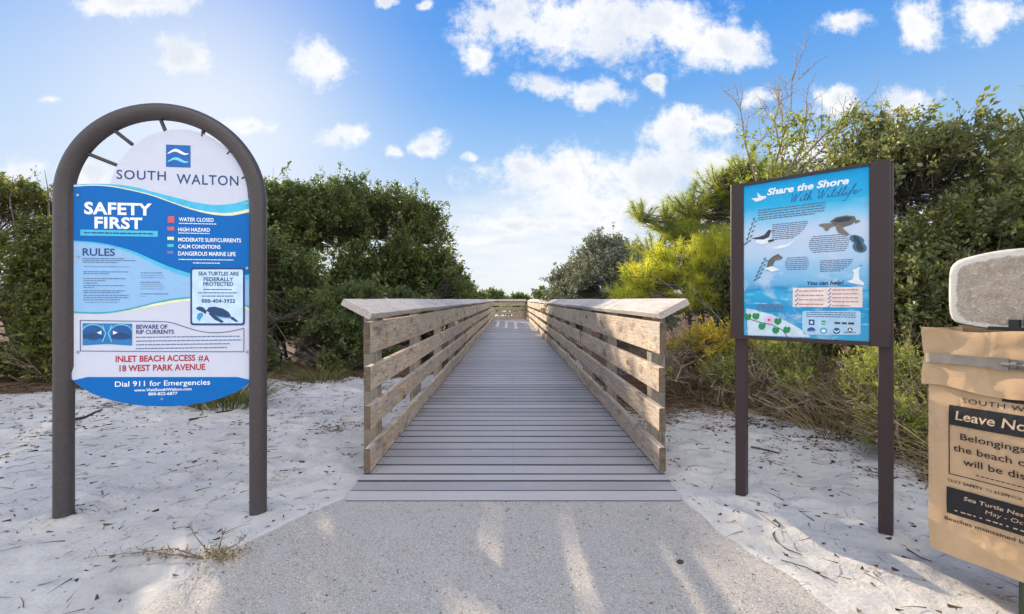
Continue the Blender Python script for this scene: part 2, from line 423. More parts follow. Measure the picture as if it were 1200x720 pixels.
# ------------------------------------------------------------------ lettering
_font_cache = {}
def text_mesh(body, offset=0.0, spacing=1.0):
    key = (body, offset, spacing)
    if key in _font_cache: return _font_cache[key]
    cu = bpy.data.curves.new('lettering_source', 'FONT')
    cu.body = body; cu.size = 1.0; cu.offset = offset; cu.space_character = spacing; cu.resolution_u = 3
    ob = bpy.data.objects.new('lettering_source', cu); COL.objects.link(ob)
    dg = bpy.context.evaluated_depsgraph_get(); dg.update()
    me = bpy.data.meshes.new_from_object(ob.evaluated_get(dg))
    vs = np.array([v.co[:2] for v in me.vertices]); fs = [tuple(p.vertices) for p in me.polygons]
    bpy.data.objects.remove(ob); bpy.data.curves.remove(cu); bpy.data.meshes.remove(me)
    mn = vs.min(0); mx = vs.max(0)
    _font_cache[key] = ((vs - mn) / (mx - mn), fs)
    return _font_cache[key]

class Board:
    """a flat vertical plane given by a point and a direction; turns sight lines of the photograph into its own (u, z)"""
    def __init__(s, origin, to):
        s.o = Vector((origin[0], origin[1])); d = Vector((to[0], to[1])) - s.o
        s.len = d.length; s.d = d.normalized(); s.rz = math.atan2(s.d.y, s.d.x)
        s.n = Vector((s.d.y, -s.d.x))       # towards the viewer
        s.front = 0.0                       # distance of the printed face in front of the plane
    def uv(s, px, py):
        r = Vector(((px - VX) / F_PX, 1.0)); q = s.o + s.n * s.front
        k = q.dot(s.n) / r.dot(s.n)
        u = (r * k - q).dot(s.d)
        return u, CAM_H + k * (VY - py) / F_PX
    def flat(s, mb, pts, depth, mi=0):
        """polygon of photo points, pressed depth in front of the plane"""
        q = [s.uv(*p) for p in pts]
        mb.add([(u, -depth, z) for u, z in q], [tuple(range(len(q)))], mi)
    def band(s, mb, top, bot, depth, mi=0):
        """strip between two curves of photo points with the same x"""
        a = [s.uv(*p) for p in top]; b = [s.uv(*p) for p in bot]; n = len(a)
        mb.add([(u, -depth, z) for u, z in a] + [(u, -depth, z) for u, z in b], [(i, n + i, n + i + 1, i + 1) for i in range(n - 1)], mi)
    def box(s, mb, x0, y0, x1, y1, depth, mi=0):
        s.put_quad(mb, s.rect(x0, y0, x1, y1), depth, mi)
    def rect(s, x0, y0, x1, y1):
        xm = (x0 + x1) / 2; ym = (y0 + y1) / 2
        return s.uv(x0, ym)[0], s.uv(xm, y1)[1], s.uv(x1, ym)[0], s.uv(xm, y0)[1]
    def put_quad(s, mb, r, depth, mi=0):
        u0, z0, u1, z1 = r
        mb.add([(u0, -depth, z0), (u1, -depth, z0), (u1, -depth, z1), (u0, -depth, z1)], [(0, 1, 2, 3)], mi)
    def text(s, mb, body, x0, y0, x1, y1, depth, mi=0, bold=0.0, spacing=1.0, shear=0.0):
        u0, z0, u1, z1 = s.rect(x0, y0, x1, y1)
        vs, fs = text_mesh(body, bold, spacing)
        h = z1 - z0
        sh = shear * h
        mb.add([(u0 + a * (u1 - u0 - sh) + b * sh, -depth, z0 + b * h) for a, b in vs], fs, mi)
    def greek(s, mb, x0, x1, y, h, depth, mi=0, seed=0, slope=0.0):
        """a line of print too small to read: word-long dashes"""
        r = random.Random(seed + int(y * 10) + int(x0)); x = x0
        u0, zb, u1, zt = s.rect(x0, y - h / 2, x1, y + h / 2); u = u0; hh = zt - zb
        while u < u1:
            w = r.uniform(1.5, 5.0) * hh
            e = min(u + w, u1)
            s.put_quad(mb, (u, zb, e, zt), depth, mi); u = e + hh * 0.55

def curve(pts, n=28):
    """smooth curve through the points, sampled evenly in x"""
    xs = np.array([p[0] for p in pts], float); ys = np.array([p[1] for p in pts], float)
    q = np.linspace(xs[0], xs[-1], n)
    d = np.gradient(ys, xs)
    i = np.clip(np.searchsorted(xs, q) - 1, 0, len(xs) - 2); h = xs[i + 1] - xs[i]; tt = (q - xs[i]) / h
    y = (2*tt**3 - 3*tt**2 + 1) * ys[i] + (tt**3 - 2*tt**2 + tt) * h * d[i] + (-2*tt**3 + 3*tt**2) * ys[i+1] + (tt**3 - tt**2) * h * d[i+1]
    return list(zip(q.tolist(), y.tolist()))
def yat(c, x): return float(np.interp(x, [p[0] for p in c], [p[1] for p in c]))
def ell(cx, cy, rx, ry, n=20, rot=0.0, a0=0, a1=2 * math.pi, end=False):
    out = []
    for k in range(n + (1 if end else 0)):
        a = a0 + (a1 - a0) * k / n
        x = rx * math.cos(a); y = ry * math.sin(a)
        out.append((cx + x * math.cos(rot) - y * math.sin(rot), cy + x * math.sin(rot) + y * math.cos(rot)))
    return out
def rrect(x0, y0, x1, y1, r, n=5):
    pts = []
    for cx, cy, a in ((x1 - r, y0 + r, -90), (x1 - r, y1 - r, 0), (x0 + r, y1 - r, 90), (x0 + r, y0 + r, 180)):
        for k in range(n + 1):
            q = math.radians(a + 90 * k / n); pts.append((cx + r * math.cos(q), cy + r * math.sin(q)))
    return pts
def thick(pts, w):
    """outline of a stroke of width w (photo pixels) along points"""
    L = []; R = []
    for i, p in enumerate(pts):
        a = pts[max(i - 1, 0)]; b = pts[min(i + 1, len(pts) - 1)]
        dx, dy = b[0] - a[0], b[1] - a[1]; l = math.hypot(dx, dy) or 1
        ww = w[i] if hasattr(w, '__len__') else w
        nx, ny = -dy / l * ww / 2, dx / l * ww / 2
        L.append((p[0] + nx, p[1] + ny)); R.append((p[0] - nx, p[1] - ny))
    return L, R

# ------------------------------------------------------------------ ground, path, deck
PATH_L = [(-1.55, -6), (-1.50, 0), (-1.42, .8), (-1.25, 1.51), (-1.15, 1.92), (-.99, 2.2), (-.85, 2.42), (-.85, 2.6)]
PATH_R = [(1.5, -6), (1.3, 0), (1.2, .8), (1.08, 1.514), (1.045, 1.717), (.97, 1.90), (.92, 2.1), (.89, 2.42), (.89, 2.6)]
def path_l(y): return np.interp(y, [p[1] for p in PATH_L], [p[0] for p in PATH_L])
def path_r(y): return np.interp(y, [p[1] for p in PATH_R], [p[0] for p in PATH_R])

RNG_D = np.random.default_rng(3)
DENT = [(RNG_D.uniform(-4.5, 4), RNG_D.uniform(1.2, 6.5), RNG_D.uniform(.03, .10), RNG_D.uniform(.008, .030), RNG_D.uniform(.5, 1.6)) for _ in range(260)]
for _k in range(22):                        # a trodden line of prints on each side
    DENT.append((RNG_D.choice([RNG_D.uniform(-3.6, -1.3), RNG_D.uniform(1.2, 2.3)]), RNG_D.uniform(1.4, 4.2), RNG_D.uniform(.038, .052), RNG_D.uniform(.016, .028), RNG_D.uniform(1.6, 2.4)))
MOUND = [(-2.06, 2.13), (-1.226, 2.245), (1.24, 2.46), (1.64, 2.06)]   # sand piled against the sign posts
def ground_z(x, y, dents=True):
    x = np.asarray(x, float); y = np.asarray(y, float)
    z = (fbm(x * .9, y * .9, 5) - .47) * .10 + (fbm(x * 4, y * 4, 11) - .47) * .026 + (fbm(x * 11, y * 11, 21, 3) - .44) * .018
    # sand is banked up a little away from the path on both sides
    off = np.maximum(path_l(np.clip(y, -6, 2.6)) - x, x - path_r(np.clip(y, -6, 2.6)))
    z = z + .10 * sstep(off, .4, 2.6) * sstep(y, 2.0, 4.5)
    z = z + .55 * sstep(np.abs(x), 4, 14) * sstep(y, 3, 10)
    if dents:
        for cx, cy, r, d, e in DENT:
            q = ((x - cx) / r) ** 2 + ((y - cy) / (r * e)) ** 2
            m = q < 9
            if np.any(m): z = z - np.where(m, d * (np.exp(-q) - .45 * np.exp(-(np.sqrt(np.minimum(q, 9)) - 1.5) ** 2 * 3)), 0)
    for cx, cy in MOUND:
        q = np.hypot(x - cx, y - cy); z = z + .010 * np.exp(-((q - .05) / .05) ** 2) - .010 * np.exp(-((q - .17) / .06) ** 2)
    off = off + (fbm(x * 4.5, y * 4.5, 44) - .47) * .07 * sstep(2.45 - y, 0, .3)
    near = sstep(off, -.05, .30)
    z = z * near + (1 - near) * .004 - .035 * (1 - sstep(off, -.10, .015 + 0 * x))
    under = sstep(.83 - np.abs(x), 0, .10) * sstep(y, 2.35, 2.5)     # hollow under the boardwalk
    z = z * (1 - under) + under * np.minimum(z, -.12)
    return z
def gz(x, y): return float(ground_z(np.array([x]), np.array([y]))[0])

def duff_at(x, y):
    """how thick the brown needle litter lies"""
    right = sstep(x - (2.55 - .16 * (y - 2.5)) + (fbm(x * 1.6, y * 1.6, 31) - .5) * .9, -.42, .22) * sstep(y, 1.6, 2.6) * (x > 0)
    right = np.maximum(right, sstep(y, 3.5, 4.6) * sstep(x, .95, 1.2) * (.75 + .6 * (fbm(x * 2, y * 2, 8) - .4)))
    left = sstep(y - (5.0 - .42 * (-x - 3.6)) + (fbm(x * 1.6, y * 1.6, 33) - .5) * .7, -.25, .4) * (x < -1.0)
    return np.clip(np.maximum(right, left), 0, 1)

gx = np.unique(np.concatenate([np.linspace(-5.2, 4.2, 440), -5.2 - np.geomspace(.05, 900, 46), 4.2 + np.geomspace(.05, 900, 46)]))
gy = np.unique(np.concatenate([np.linspace(1.1, 6.2, 330), 6.2 + np.geomspace(.03, 1500, 70), 1.1 - np.geomspace(.05, 60, 30)]))
X, Y = np.meshgrid(gx, gy)
Z = ground_z(X, Y)
Z = np.where(np.hypot(X, Y) > 60, -.3, Z)
nx, ny = len(gx), len(gy)
ii = (np.arange(ny - 1)[:, None] * nx + np.arange(nx - 1)[None, :]).ravel()
sand = np_mesh('sand_ground', np.stack([X, Y, Z], -1).reshape(-1, 3), np.stack([ii, ii + 1, ii + nx + 1, ii + nx], 1), M['sand'], smooth=True,
               kind='structure', label='white sand ground with footprints and debris')
da = sand.data.attributes.new('duff', 'FLOAT', 'POINT')
da.data.foreach_set('value', np.ascontiguousarray(duff_at(X, Y).ravel(), np.float32))

mb = MB()
ys = sorted(set([p[1] for p in PATH_L] + [p[1] for p in PATH_R] + list(np.linspace(1.2, 2.55, 12))))
top = []
for y in ys:
    w = .006 * math.sin(y * 31) + .004 * math.sin(y * 77)
    top.append([(float(path_l(y)) + w, y, 0), (float(path_r(y)) - w, y, 0)])
for a, b in zip(top[:-1], top[1:]):
    mb.add([a[0], a[1], b[1], b[0]], [(0, 1, 2, 3)])
    for k in (0, 1): mb.add([a[k], b[k], (b[k][0], b[k][1], -.08), (a[k][0], a[k][1], -.08)], [(0, 1, 2, 3)])
mb.build('concrete_path', M['concrete'], kind='structure', label='grey shell aggregate concrete path')

# deck: a sheet of composite boards, a tapered one at its foot
DECK_Z = .03
mb = MB(); r_ = random.Random(4)
def deck_board(y0, y1, z0, z1, xl, xr, t=.025):
    c = .005; rings = []
    for x in (xl, (xl * 2 + xr) / 3, (xl + 2 * xr) / 3, xr):
        e = r_.uniform(-.0008, .0008)
        rings.append([(x, y0, z0 - t), (x, y0, z0 - c + e), (x, y0 + c, z0 + e), (x, y1 - c, z1 + e), (x, y1, z1 - c + e), (x, y1, z1 - t)])
    s = len(mb.f); mb.loft(rings)
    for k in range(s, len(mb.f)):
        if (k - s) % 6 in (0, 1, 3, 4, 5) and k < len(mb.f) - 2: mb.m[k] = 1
XL, XR = -.845, .885
deck_board(2.352, 2.424, .004, .0265, XL + .005, XR - .012, .03); deck_board(2.4243, 2.540, .0265, .0285, XL + .004, XR - .010, .03)
y = 2.551; k = 0
deck_board(y, y + .088, DECK_Z, DECK_Z, XL, XR); y += .0995
while y < 23.1:
    g_ = r_.uniform(-.0025, .002); deck_board(y, y + .1355 + g_, DECK_Z + r_.uniform(-.001, .001), DECK_Z + r_.uniform(-.001, .001), XL + r_.uniform(-.006, .004), XR + r_.uniform(-.004, .006)); y += .145
while y > 21.6: y -= .145
yk = 2.551 + .0995
while yk < 7.0:                              # screw heads, two to a joist
    for xj in (XL + .07, .02, XR - .07):
        for dy in (.035, .10):
            xx = xj + r_.uniform(-.006, .006); yy_ = yk + dy; mb.add([(xx + .0045 * math.cos(q), yy_ + .0045 * math.sin(q), DECK_Z + .0018) for q in (2 * math.pi * k / 8 for k in range(8))], [tuple(range(8))], 2)
    yk += .145
y0 = y
while y < 23.1:
    deck_board(y, y + .1330, DECK_Z - .004, DECK_Z - .004, -6, XL - .01); y += .145
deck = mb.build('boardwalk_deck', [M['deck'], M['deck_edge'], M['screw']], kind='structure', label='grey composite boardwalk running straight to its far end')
mb = MB()
for x in (XL + .07, .02, XR - .07): mb.box((x - .02, 2.45, -.16), (x + .02, 23, DECK_Z - .0275))
mb.build('boardwalk_joists', M['post_wood'], kind='structure', label='timber joists below the deck')

# ------------------------------------------------------------------ railings
def board_rings(y0, y1, xa, xb, z0, z1, seed, c=.005, wob=.003, n=9):
    q = random.Random(seed); pa, pb = q.uniform(0, 6), q.uniform(0, 6); w1 = q.uniform(.3, 1) * wob; w2 = q.uniform(.3, 1) * wob; rings = []
    for k in range(n):
        f = k / (n - 1); y = y0 + (y1 - y0) * f
        dx = w1 * math.sin(pa + f * 5); dz = w2 * math.sin(pb + f * 4.3)
        rings.append([(xa + c + dx, y, z0 + dz), (xb - c + dx, y, z0 + dz), (xb + dx, y, z0 + c + dz), (xb + dx, y, z1 - c + dz), (xb - c + dx, y, z1 + dz), (xa + c + dx, y, z1 + dz), (xa + dx, y, z1 - c + dz), (xa + dx, y, z0 + c + dz)])
    return rings
ROWS = [(.712, .897), (.494, .638), (.275, .412), (.042, .179)]
POST_Y = [2.92 + 1.33 * k for k in range(16)]
def railing(root_label, side, xin, y_end):
    root = thing('boardwalk_railing', root_label, 'railing', (xin, 2.65, 0))
    s = side                                   # +1: right rail, outside is +x
    def loc(x, y, z): return (s * x, y - 2.65, z)
    joints = [2.65] + [yp + .05 for yp in POST_Y[2::2] if yp + .6 < y_end] + [y_end]
    q = random.Random(11 + s)
    for i, (a, b) in enumerate(zip(joints[:-1], joints[1:])):
        for rrow, (z0, z1) in enumerate(ROWS):
            mb = MB()
            dz = q.uniform(-.006, .006)
            o0 = q.uniform(-.012, .0) if i == 0 else .0015
            rings = board_rings(a + o0, b - .0015, 0, .038, z0 + dz, z1 + dz, i * 10 + rrow + 100 * s, wob=.004)
            mb.loft([[loc(*p) for p in r] for r in rings]); nf = len(mb.f)
            for yp in POST_Y:                   # screw heads
                if a < yp + .05 < b and i < 3:
                    for zz in ((.25, .75) if z1 - z0 < .16 else (.2, .5, .8)):
                        zc = z0 + dz + (z1 - z0) * zz + q.uniform(-.01, .01); yc = yp + .05 + q.uniform(-.012, .012)
                        pts = [loc(-.0045, yc + .0078 * math.cos(u), zc + .0078 * math.sin(u)) for u in (2 * math.pi * k / 8 for k in range(8))]
                        mb.add(pts, [tuple(range(8))], 1)
            mb.m[nf - 2] = mb.m[nf - 1] = 2
            mb.build('rail_board', [M['rail_wood'], M['screw'], M['end_grain']], root)
        mb = MB()                               # sloping hand rail, inner edge low
        n = 7
        xi, zi, xo, zo = -.026, .951, .136, 1.036
        L = math.hypot(xo - xi, zo - zi); ux, uz = (xo - xi) / L, (zo - zi) / L; tx, tz = uz * .038, -ux * .038
        a2 = a - .065 if i == 0 else a + .001
        rings = []
        for k in range(n):
            yk = a2 + (b - .001 - a2) * k / (n - 1); w = .003 * math.sin(yk * 2.1 + s) ; c = .004
            P = lambda f, g: loc(xi + ux * f + tx * g / .038 + w, yk, zi + uz * f + tz * g / .038 + w * .6)
            rings.append([P(c, 0), P(L - c, 0), P(L, c), P(L, .038 - c), P(L - c, .038), P(c, .038), P(0, .038 - c), P(0, c)])
        mb.loft(rings)
        mb.build('hand_rail', M['cap_wood'], root)
    for yp in POST_Y:
        if yp > y_end - .1: break
        mb = MB()
        zt0 = .905; zt1 = .95
        x0, x1 = .040, .128; y0, y1 = yp, yp + .10; c = .004
        zb = -.4
        prof = [(x0, y0 + c), (x0 + c, y0), (x1 - c, y0), (x1, y0 + c), (x1, y1 - c), (x1 - c, y1), (x0 + c, y1), (x0, y1 - c)]
        zt = lambda x: .938 + (x - .04) * .525 - .012
        mb.loft([[loc(x, y, zb) for x, y in prof], [loc(x, y, zt(x)) for x, y in prof]])
        mb.build('post', M['post_wood'], root)
    return root
railing('left boardwalk railing of grey weathered boards, in the shade beside the dark oak shrubs', -1, -.80, 21.6)
railing('right boardwalk railing of pale boards, sunlit on its inner side', 1, .853, 23.0)
root = thing('boardwalk_railing', 'short dark board railing closing the far end of the boardwalk', 'railing', (0, 23.04, 0))
for z0, z1 in ROWS:
    for xa, xb in ((-4.4, -1.5), (-1.497, .75)):
        mb = MB(); rr = board_rings(xa, xb, 0, .038, z0, z1, int(z0 * 100 + xb))
        mb.loft([[(p[1], p[0], p[2]) for p in r] for r in rr]); mb.build('rail_board', M['end_wood'], root)
mb = MB(); mb.loft([[(x, -.04, .93), (x, .13, 1.0), (x, .12, 1.03), (x, -.045, .965)] for x in (-4.45, -2, .8)]); mb.build('hand_rail', M['cap_wood'], root)
for x in (-4.2, -2.9, -1.55, -.2, .7):
    mb = MB(); mb.box((x, .041, -.4), (x + .09, .13, .94)); mb.build('post', M['post_wood'], root)

# ------------------------------------------------------------------ beach access sign (left)
B = Board((-2.06, 2.13), (-1.226, 2.245))
B.front = .007
D0 = .007
def lay(k): return D0 + .0007 * k
sign = thing('access_sign', 'tall blue and white safety rules sign in a rounded bronze tube arch', 'sign', (B.o.x, B.o.y, 0), B.rz)
Wd = B.len
mb = MB(); sp = 1.497; R = Wd / 2
pth = [(0, 0, -.35), (0, 0, .2), (0, 0, .8), (0, 0, 1.2), (0, 0, sp)]
pth += [(R - R * math.cos(a), 0, sp + R * math.sin(a)) for a in (math.pi * k / 44 for k in range(1, 44))]
pth += [(Wd, 0, sp), (Wd, 0, 1.2), (Wd, 0, .8), (Wd, 0, .2), (Wd, 0, -.35)]
mb.tube(pth, .0385, 28); mb.build('arch_post', M['steel'], sign, smooth=False, auto=40)
for a, b in (((97, 178), (135, 193)), ((131.5, 151.5), (154, 169)), ((185.3, 135), (193.2, 154)), ((239.3, 143), (236.3, 160)), ((272.5, 173.5), (266, 181)), ((290, 206), (283, 209.5))):
    (u0, z0), (u1, z1) = B.uv(*a), B.uv(*b)
    mb = MB(); mb.tube([(u0, 0, z0), (u1, 0, z1)], .0085, 10); mb.build('spoke', M['steel'], sign, auto=40)

XLp, XRp = 86.5, 294.0
wave1 = curve([(86.5, 218.8), (106.6, 217.6), (128, 218.6), (151.5, 222.8), (177.5, 229.2), (201, 237.5), (224.7, 245.7), (250.6, 251.6), (269.5, 252.8), (294, 248.2)], 40)
tealtop = curve([(86.5, 216.6), (106.6, 215.6), (128, 215.9), (156, 219), (182, 225.7), (206, 231.6), (229.4, 237.5), (253, 240.3), (274, 238.7), (294, 233.2)], 40)
wave2 = curve([(86.5, 282.8), (111.4, 284.6), (135, 289), (158.6, 296), (182.2, 306.6), (205.8, 316), (224.7, 321.5), (250, 326), (270, 326), (294, 322)], 40)
wave3 = curve([(86.5, 366), (109, 367), (130, 366), (154, 362), (177.5, 356), (201, 351.4), (222, 349), (250, 349), (275, 353), (294, 361)], 40)
arc = ell(190.5, 428, 113, 48.5, 30, 0, math.radians(16.8), math.radians(163.2), True)
dome = [p for p in ell(208.8, 233.5, 81.8, 81.8, 40, 0, math.radians(192), math.radians(360), True)]
outline = [(XLp, 216.6)] + [p for p in tealtop if 88 < p[0] < 127] + dome + [(XRp, 233.2), (XRp, 428.6)] + [p for p in arc if p[1] > 430] + [(XLp, 429.6)]
q = [B.uv(*p) for p in outline]; n = len(q)
mb = MB()
mb.add([(u, -D0, z) for u, z in q] + [(u, .006, z) for u, z in q], [tuple(range(n)), tuple(reversed(range(n, 2 * n)))] + [(i, n + i, n + (i + 1) % n, (i + 1) % n) for i in range(n)])
panel = mb.build('sign_panel', M['p_white'], sign)
def fin(mb, name, mat, parent=panel): return mb.build(name, mat, parent)

mb = MB(); B.band(mb, wave1, wave2, lay(1)); fin(mb, 'blue_field', M['p_blue'])
mb = MB()
w1s = [(x, y - .8 - 5.0 * sstep(x, 120, 275)) for x, y in wave1]
B.band(mb, tealtop, wave1, lay(1), 0); fin(mb, 'teal_wave', M['p_cyan'])
mb = MB(); B.band(mb, [(x, y - .9 - 2.6 * sstep(x, 200, 294)) for x, y in wave1], [(x, y + .3) for x, y in wave1], lay(2)); fin(mb, 'cream_wave', M['p_cream'])
mb = MB(); B.band(mb, wave2, wave3, lay(1)); fin(mb, 'rules_field', M['p_ltblue'])
mb = MB(); B.band(mb, [(x, y - .6) for x, y in wave2], [(x, y + .8 + 3.6 * sstep(x, 100, 220)) for x, y in wave2], lay(2)); fin(mb, 'cyan_wave', M['p_cyan'])
mb = MB(); B.band(mb, [(x, y - .9) for x, y in wave3], [(x, y + .9) for x, y in wave3], lay(2)); fin(mb, 'teal_line', M['p_teal'])
mb = MB(); B.band(mb, [(x, y + .9) for x, y in wave3 if x > 118], [(x, y + .9 + 3.2 * float(sstep(x, 118, 200))) for x, y in wave3 if x > 118], lay(1)); fin(mb, 'cream_line', M['p_cream'])
mb = MB(); foot = [p for p in arc if p[1] > 442.5]
B.flat(mb, [(102.5, 442)] + [(278.5, 442)] + foot, lay(1)); fin(mb, 'blue_footer', M['p_blue'])

# logo: blue square with a white and a cyan wave
mb = MB(); B.box(mb, 194.6, 170.2, 223.4, 196.3, lay(1), 0)
for k, (yb, mi, amp) in enumerate(((178.7, 1, 2.3), (188.2, 2, 2.3))):
    pts = [(196.6 + 24.6 * i / 20, yb + 0.0 - amp * math.sin((i / 20 - .12) * 2 * math.pi) * (1 if k == 0 else .9)) for i in range(21)]
    L, Rr = thick(pts, [0.8 + 2.6 * math.sin(math.pi * i / 20) for i in range(21)])
    B.band(mb, L, Rr, lay(2), mi)
mb.build('wave_logo', [plain('logo_blue', rgb(0, 96, 172), .4), M['p_text_white'], plain('logo_cyan', rgb(120, 205, 240), .4)], panel)
mb = MB()
B.text(mb, 'SOUTH', 136.6, 200.0, 194.5, 211.0, lay(1), bold=.010, spacing=1.12)
B.text(mb, 'WALTON', 207, 205.2, 279.5, 217.0, lay(1), bold=.010, spacing=1.12); fin(mb, 'logo_lettering', M['p_navy'])
mb = MB()
B.text(mb, 'SAFETY', 98.9, 237.6, 178.2, 252.3, lay(2), bold=.035, spacing=1.06)
B.text(mb, 'FIRST', 111, 254.6, 166.9, 268.6, lay(2), bold=.035, spacing=1.06)
fin(mb, 'title_lettering', M['p_text_white']); mb = MB()
for s_, x0, y0, x1, y1 in (('WATER CLOSED', 209.7, 255.4, 250.6, 260.0), ('HIGH HAZARD', 209, 267.2, 246.2, 271.6), ('MODERATE SURF/CURRENTS', 209, 279.2, 282.7, 283.9), ('CALM CONDITIONS', 209, 287.0, 258.5, 291.6), ('DANGEROUS MARINE LIFE', 209, 295.2, 276.2, 300.1)):
    B.text(mb, s_, x0, y0, x1, y1, lay(2), bold=.018)
for y, x0, x1 in ((262.4, 209.7, 254), (273.6, 209, 246), (304.6, 209.5, 274), (308.5, 226.5, 258)): B.greek(mb, x0, x1, y, .9, lay(2))
fin(mb, 'legend_lettering', M['p_text_white']); mb = MB()
B.text(mb, 'Dial 911 for Emergencies', 135, 446.0, 246.4, 454.2, lay(2), bold=.008)
B.text(mb, 'www.VisitSouthWalton.com', 157.4, 454.9, 224.7, 458.3, lay(2), bold=.018)
B.text(mb, '800-822-6877', 174, 459.7, 208.2, 463.2, lay(2), bold=.018)
fin(mb, 'footer_lettering', M['p_text_white'])
mb = MB(); B.box(mb, 94.4, 270.1, 185.2, 278.2 - 1.2, lay(2), 0)
B.greek(mb, 99, 180, 273.6, 1.5, lay(3), 1); mb.build('cyan_strip', [M['p_cyan'], M['p_navy']], panel)
for nm, x0, y0, x1, y1 in (('p_rose', 196.9, 253.7, 204.4, 261.2), ('p_rose', 196.3, 266, 204.4, 270.2), ('p_yellow', 196.3, 277.7, 204, 281.5), ('p_green', 196.3, 286.2, 203.8, 289.8), ('p_violet', 196.3, 294.4, 203.1, 297.5)):
    mb = MB(); B.box(mb, x0, y0, x1, y1, lay(2)); fin(mb, 'flag_icon', M[nm])
mb = MB()
B.text(mb, 'RULES', 97, 291.2, 135, 300.2, lay(2), bold=.02); fin(mb, 'rules_heading', M['p_navy']); mb = MB(); B.text(mb, 'BEWARE OF', 159.8, 380.5, 196.4, 385.7, lay(2), bold=.02); B.text(mb, 'RIP CURRENTS', 159.8, 386.7, 204, 391.6, lay(2), bold=.02)
fin(mb, 'current_heading', M['p_navy'])
mb = MB(); r_ = random.Random(5)
for y, x0, x1 in ((303.2, 97, 146), (305.4, 97, 160), (307.6, 97, 138), (312.8, 98, 152), (318.8, 98, 150), (321, 98, 128), (326.7, 98, 148), (329.2, 98, 124), (332, 98, 115), (335, 98, 146), (337.2, 98, 110), (341, 98, 147), (343.2, 98, 140), (346.4, 98, 151), (349, 98, 151), (351.6, 98, 141), (354.4, 100, 139)):
    B.greek(mb, x0, x1, y, 1.1 if y not in (312.8, 354.4) else .7, lay(2))
for y, x0, x1 in ((320, 165, 191), (323, 165, 192), (325.7, 165, 192), (331, 165, 188), (333.6, 165, 191), (336.2, 165, 192), (338.8, 165, 191), (344.6, 165, 197), (347.4, 165, 171)):
    B.greek(mb, x0, x1, y, 1.1 if y in (320, 331, 344.6) else .6, lay(2))
fin(mb, 'rules_print', M['p_ink']); mb = MB()
for k, y in enumerate((394.8, 399.2, 403.6, 408)): B.greek(mb, 159.5, (281, 283, 270, 266)[k], y, 1.15, lay(2))
fin(mb, 'current_print', M['p_ink'])
mb = MB()
B.text(mb, 'INLET BEACH ACCESS', 135.5, 416.5, 229.0, 424, lay(1), bold=.026); B.text(mb, '#', 232.2, 416.5, 238.4, 424, lay(1), bold=.008); B.text(mb, 'A', 238.6, 416.5, 245.5, 424, lay(1), bold=.02); B.text(mb, '18 WEST PARK AVENUE', 140, 427.2, 240.7, 434.8, lay(1), bold=.026)
fin(mb, 'red_lettering', M['p_red'])
# rip current notice outline and its picture
mb = MB()
top_ = curve([(94.4, 375.6), (140, 376.4), (180, 377), (201, 378.2), (216, 383), (233, 388), (250, 390), (268, 388.8), (286, 385)], 44)
bot_ = [(94.4, 411.5), (140, 411.8), (200, 412.2), (286, 412.4)]
for pts in (top_, curve(bot_, 10)):
    L, Rr = thick(pts, .75); B.band(mb, L, Rr, lay(3))
for x, y0, y1 in ((94.4, 375.6, 411.5), (286, 385, 412.4)): B.box(mb, x - .4, y0, x + .4, y1, lay(3))
fin(mb, 'notice_outline', M['p_navy'])
mb = MB(); B.band(mb, [(97, 379), (125, 379.2), (155, 379.6)], [(97, 405), (125, 403.4), (155, 405.2)], lay(2), 0)
for cx in (109.5, 142.5):
    B.flat(mb, ell(cx, 390.5, 12, 8.5), lay(3), 1)
    pts = ell(cx, 389.5, 13.2, 9, 16, 0, math.radians(190), math.radians(350), True); L, Rr = thick(pts, 1.0); B.band(mb, L, Rr, lay(4), 2)
    B.flat(mb, [(cx - 12, 393), (cx, 390), (cx + 12, 393), (cx + 11, 397), (cx - 11, 397)], lay(4), 3)
for s_ in (-1, 1):
    pts = [(126 + s_ * (1.5 + 4 * abs(i - 6) / 6), 381 + 20 * i / 12) for i in range(13)]
    L, Rr = thick([(p[1], p[0]) for p in pts], 1.2)
    B.band(mb, [(b, a) for a, b in L], [(b, a) for a, b in Rr], lay(4), 2)
B.flat(mb, [(114, 390), (119.5, 387.6), (119.5, 392.4)], lay(5), 4); B.flat(mb, [(138.5, 390), (133, 387.6), (133, 392.4)], lay(5), 4)
mb.build('current_picture', [plain('rip_blue', rgb(30, 120, 185), .4), plain('rip_dark', rgb(18, 84, 150), .4), plain('rip_light', rgb(120, 205, 232), .4), plain('rip_deep', rgb(12, 66, 118), .4), M['p_text_white']], panel)
# turtle notice
mb = MB(); B.flat(mb, rrect(223.3, 313.8, 287.2, 381.4, 3.4), lay(3), 0); B.flat(mb, rrect(225.6, 316.1, 284.9, 379.1, 2), lay(4), 1)
notice = mb.build('turtle_notice', [M['p_navy'], plain('notice_blue', rgb(196, 222, 246), .4)], panel)
mb = MB()
B.text(mb, 'SEA TURTLES ARE', 233, 318.6, 280.2, 323.2, lay(5), bold=.022); B.text(mb, 'FEDERALLY', 239, 325.2, 273.8, 329.8, lay(5), bold=.022); B.text(mb, 'PROTECTED', 238.6, 330.9, 273.8, 335.4, lay(5), bold=.022)
for y, x0, x1 in ((339.6, 239, 272), (343.4, 232.5, 278.5), (347.2, 237, 274)): B.greek(mb, x0, x1, y, 1.0, lay(5))
B.text(mb, '888-404-3922', 236.6, 350.6, 276, 355.2, lay(5), bold=.02)
def T(pts): return [(195 + x / 6, 300 + y / 6) for x, y in pts]
mb2 = MB()
B.flat(mb2, T([(283, 385), (300, 362), (340, 357), (400, 370), (440, 395), (457, 425), (430, 432), (370, 424), (315, 408)]), lay(5), 0)
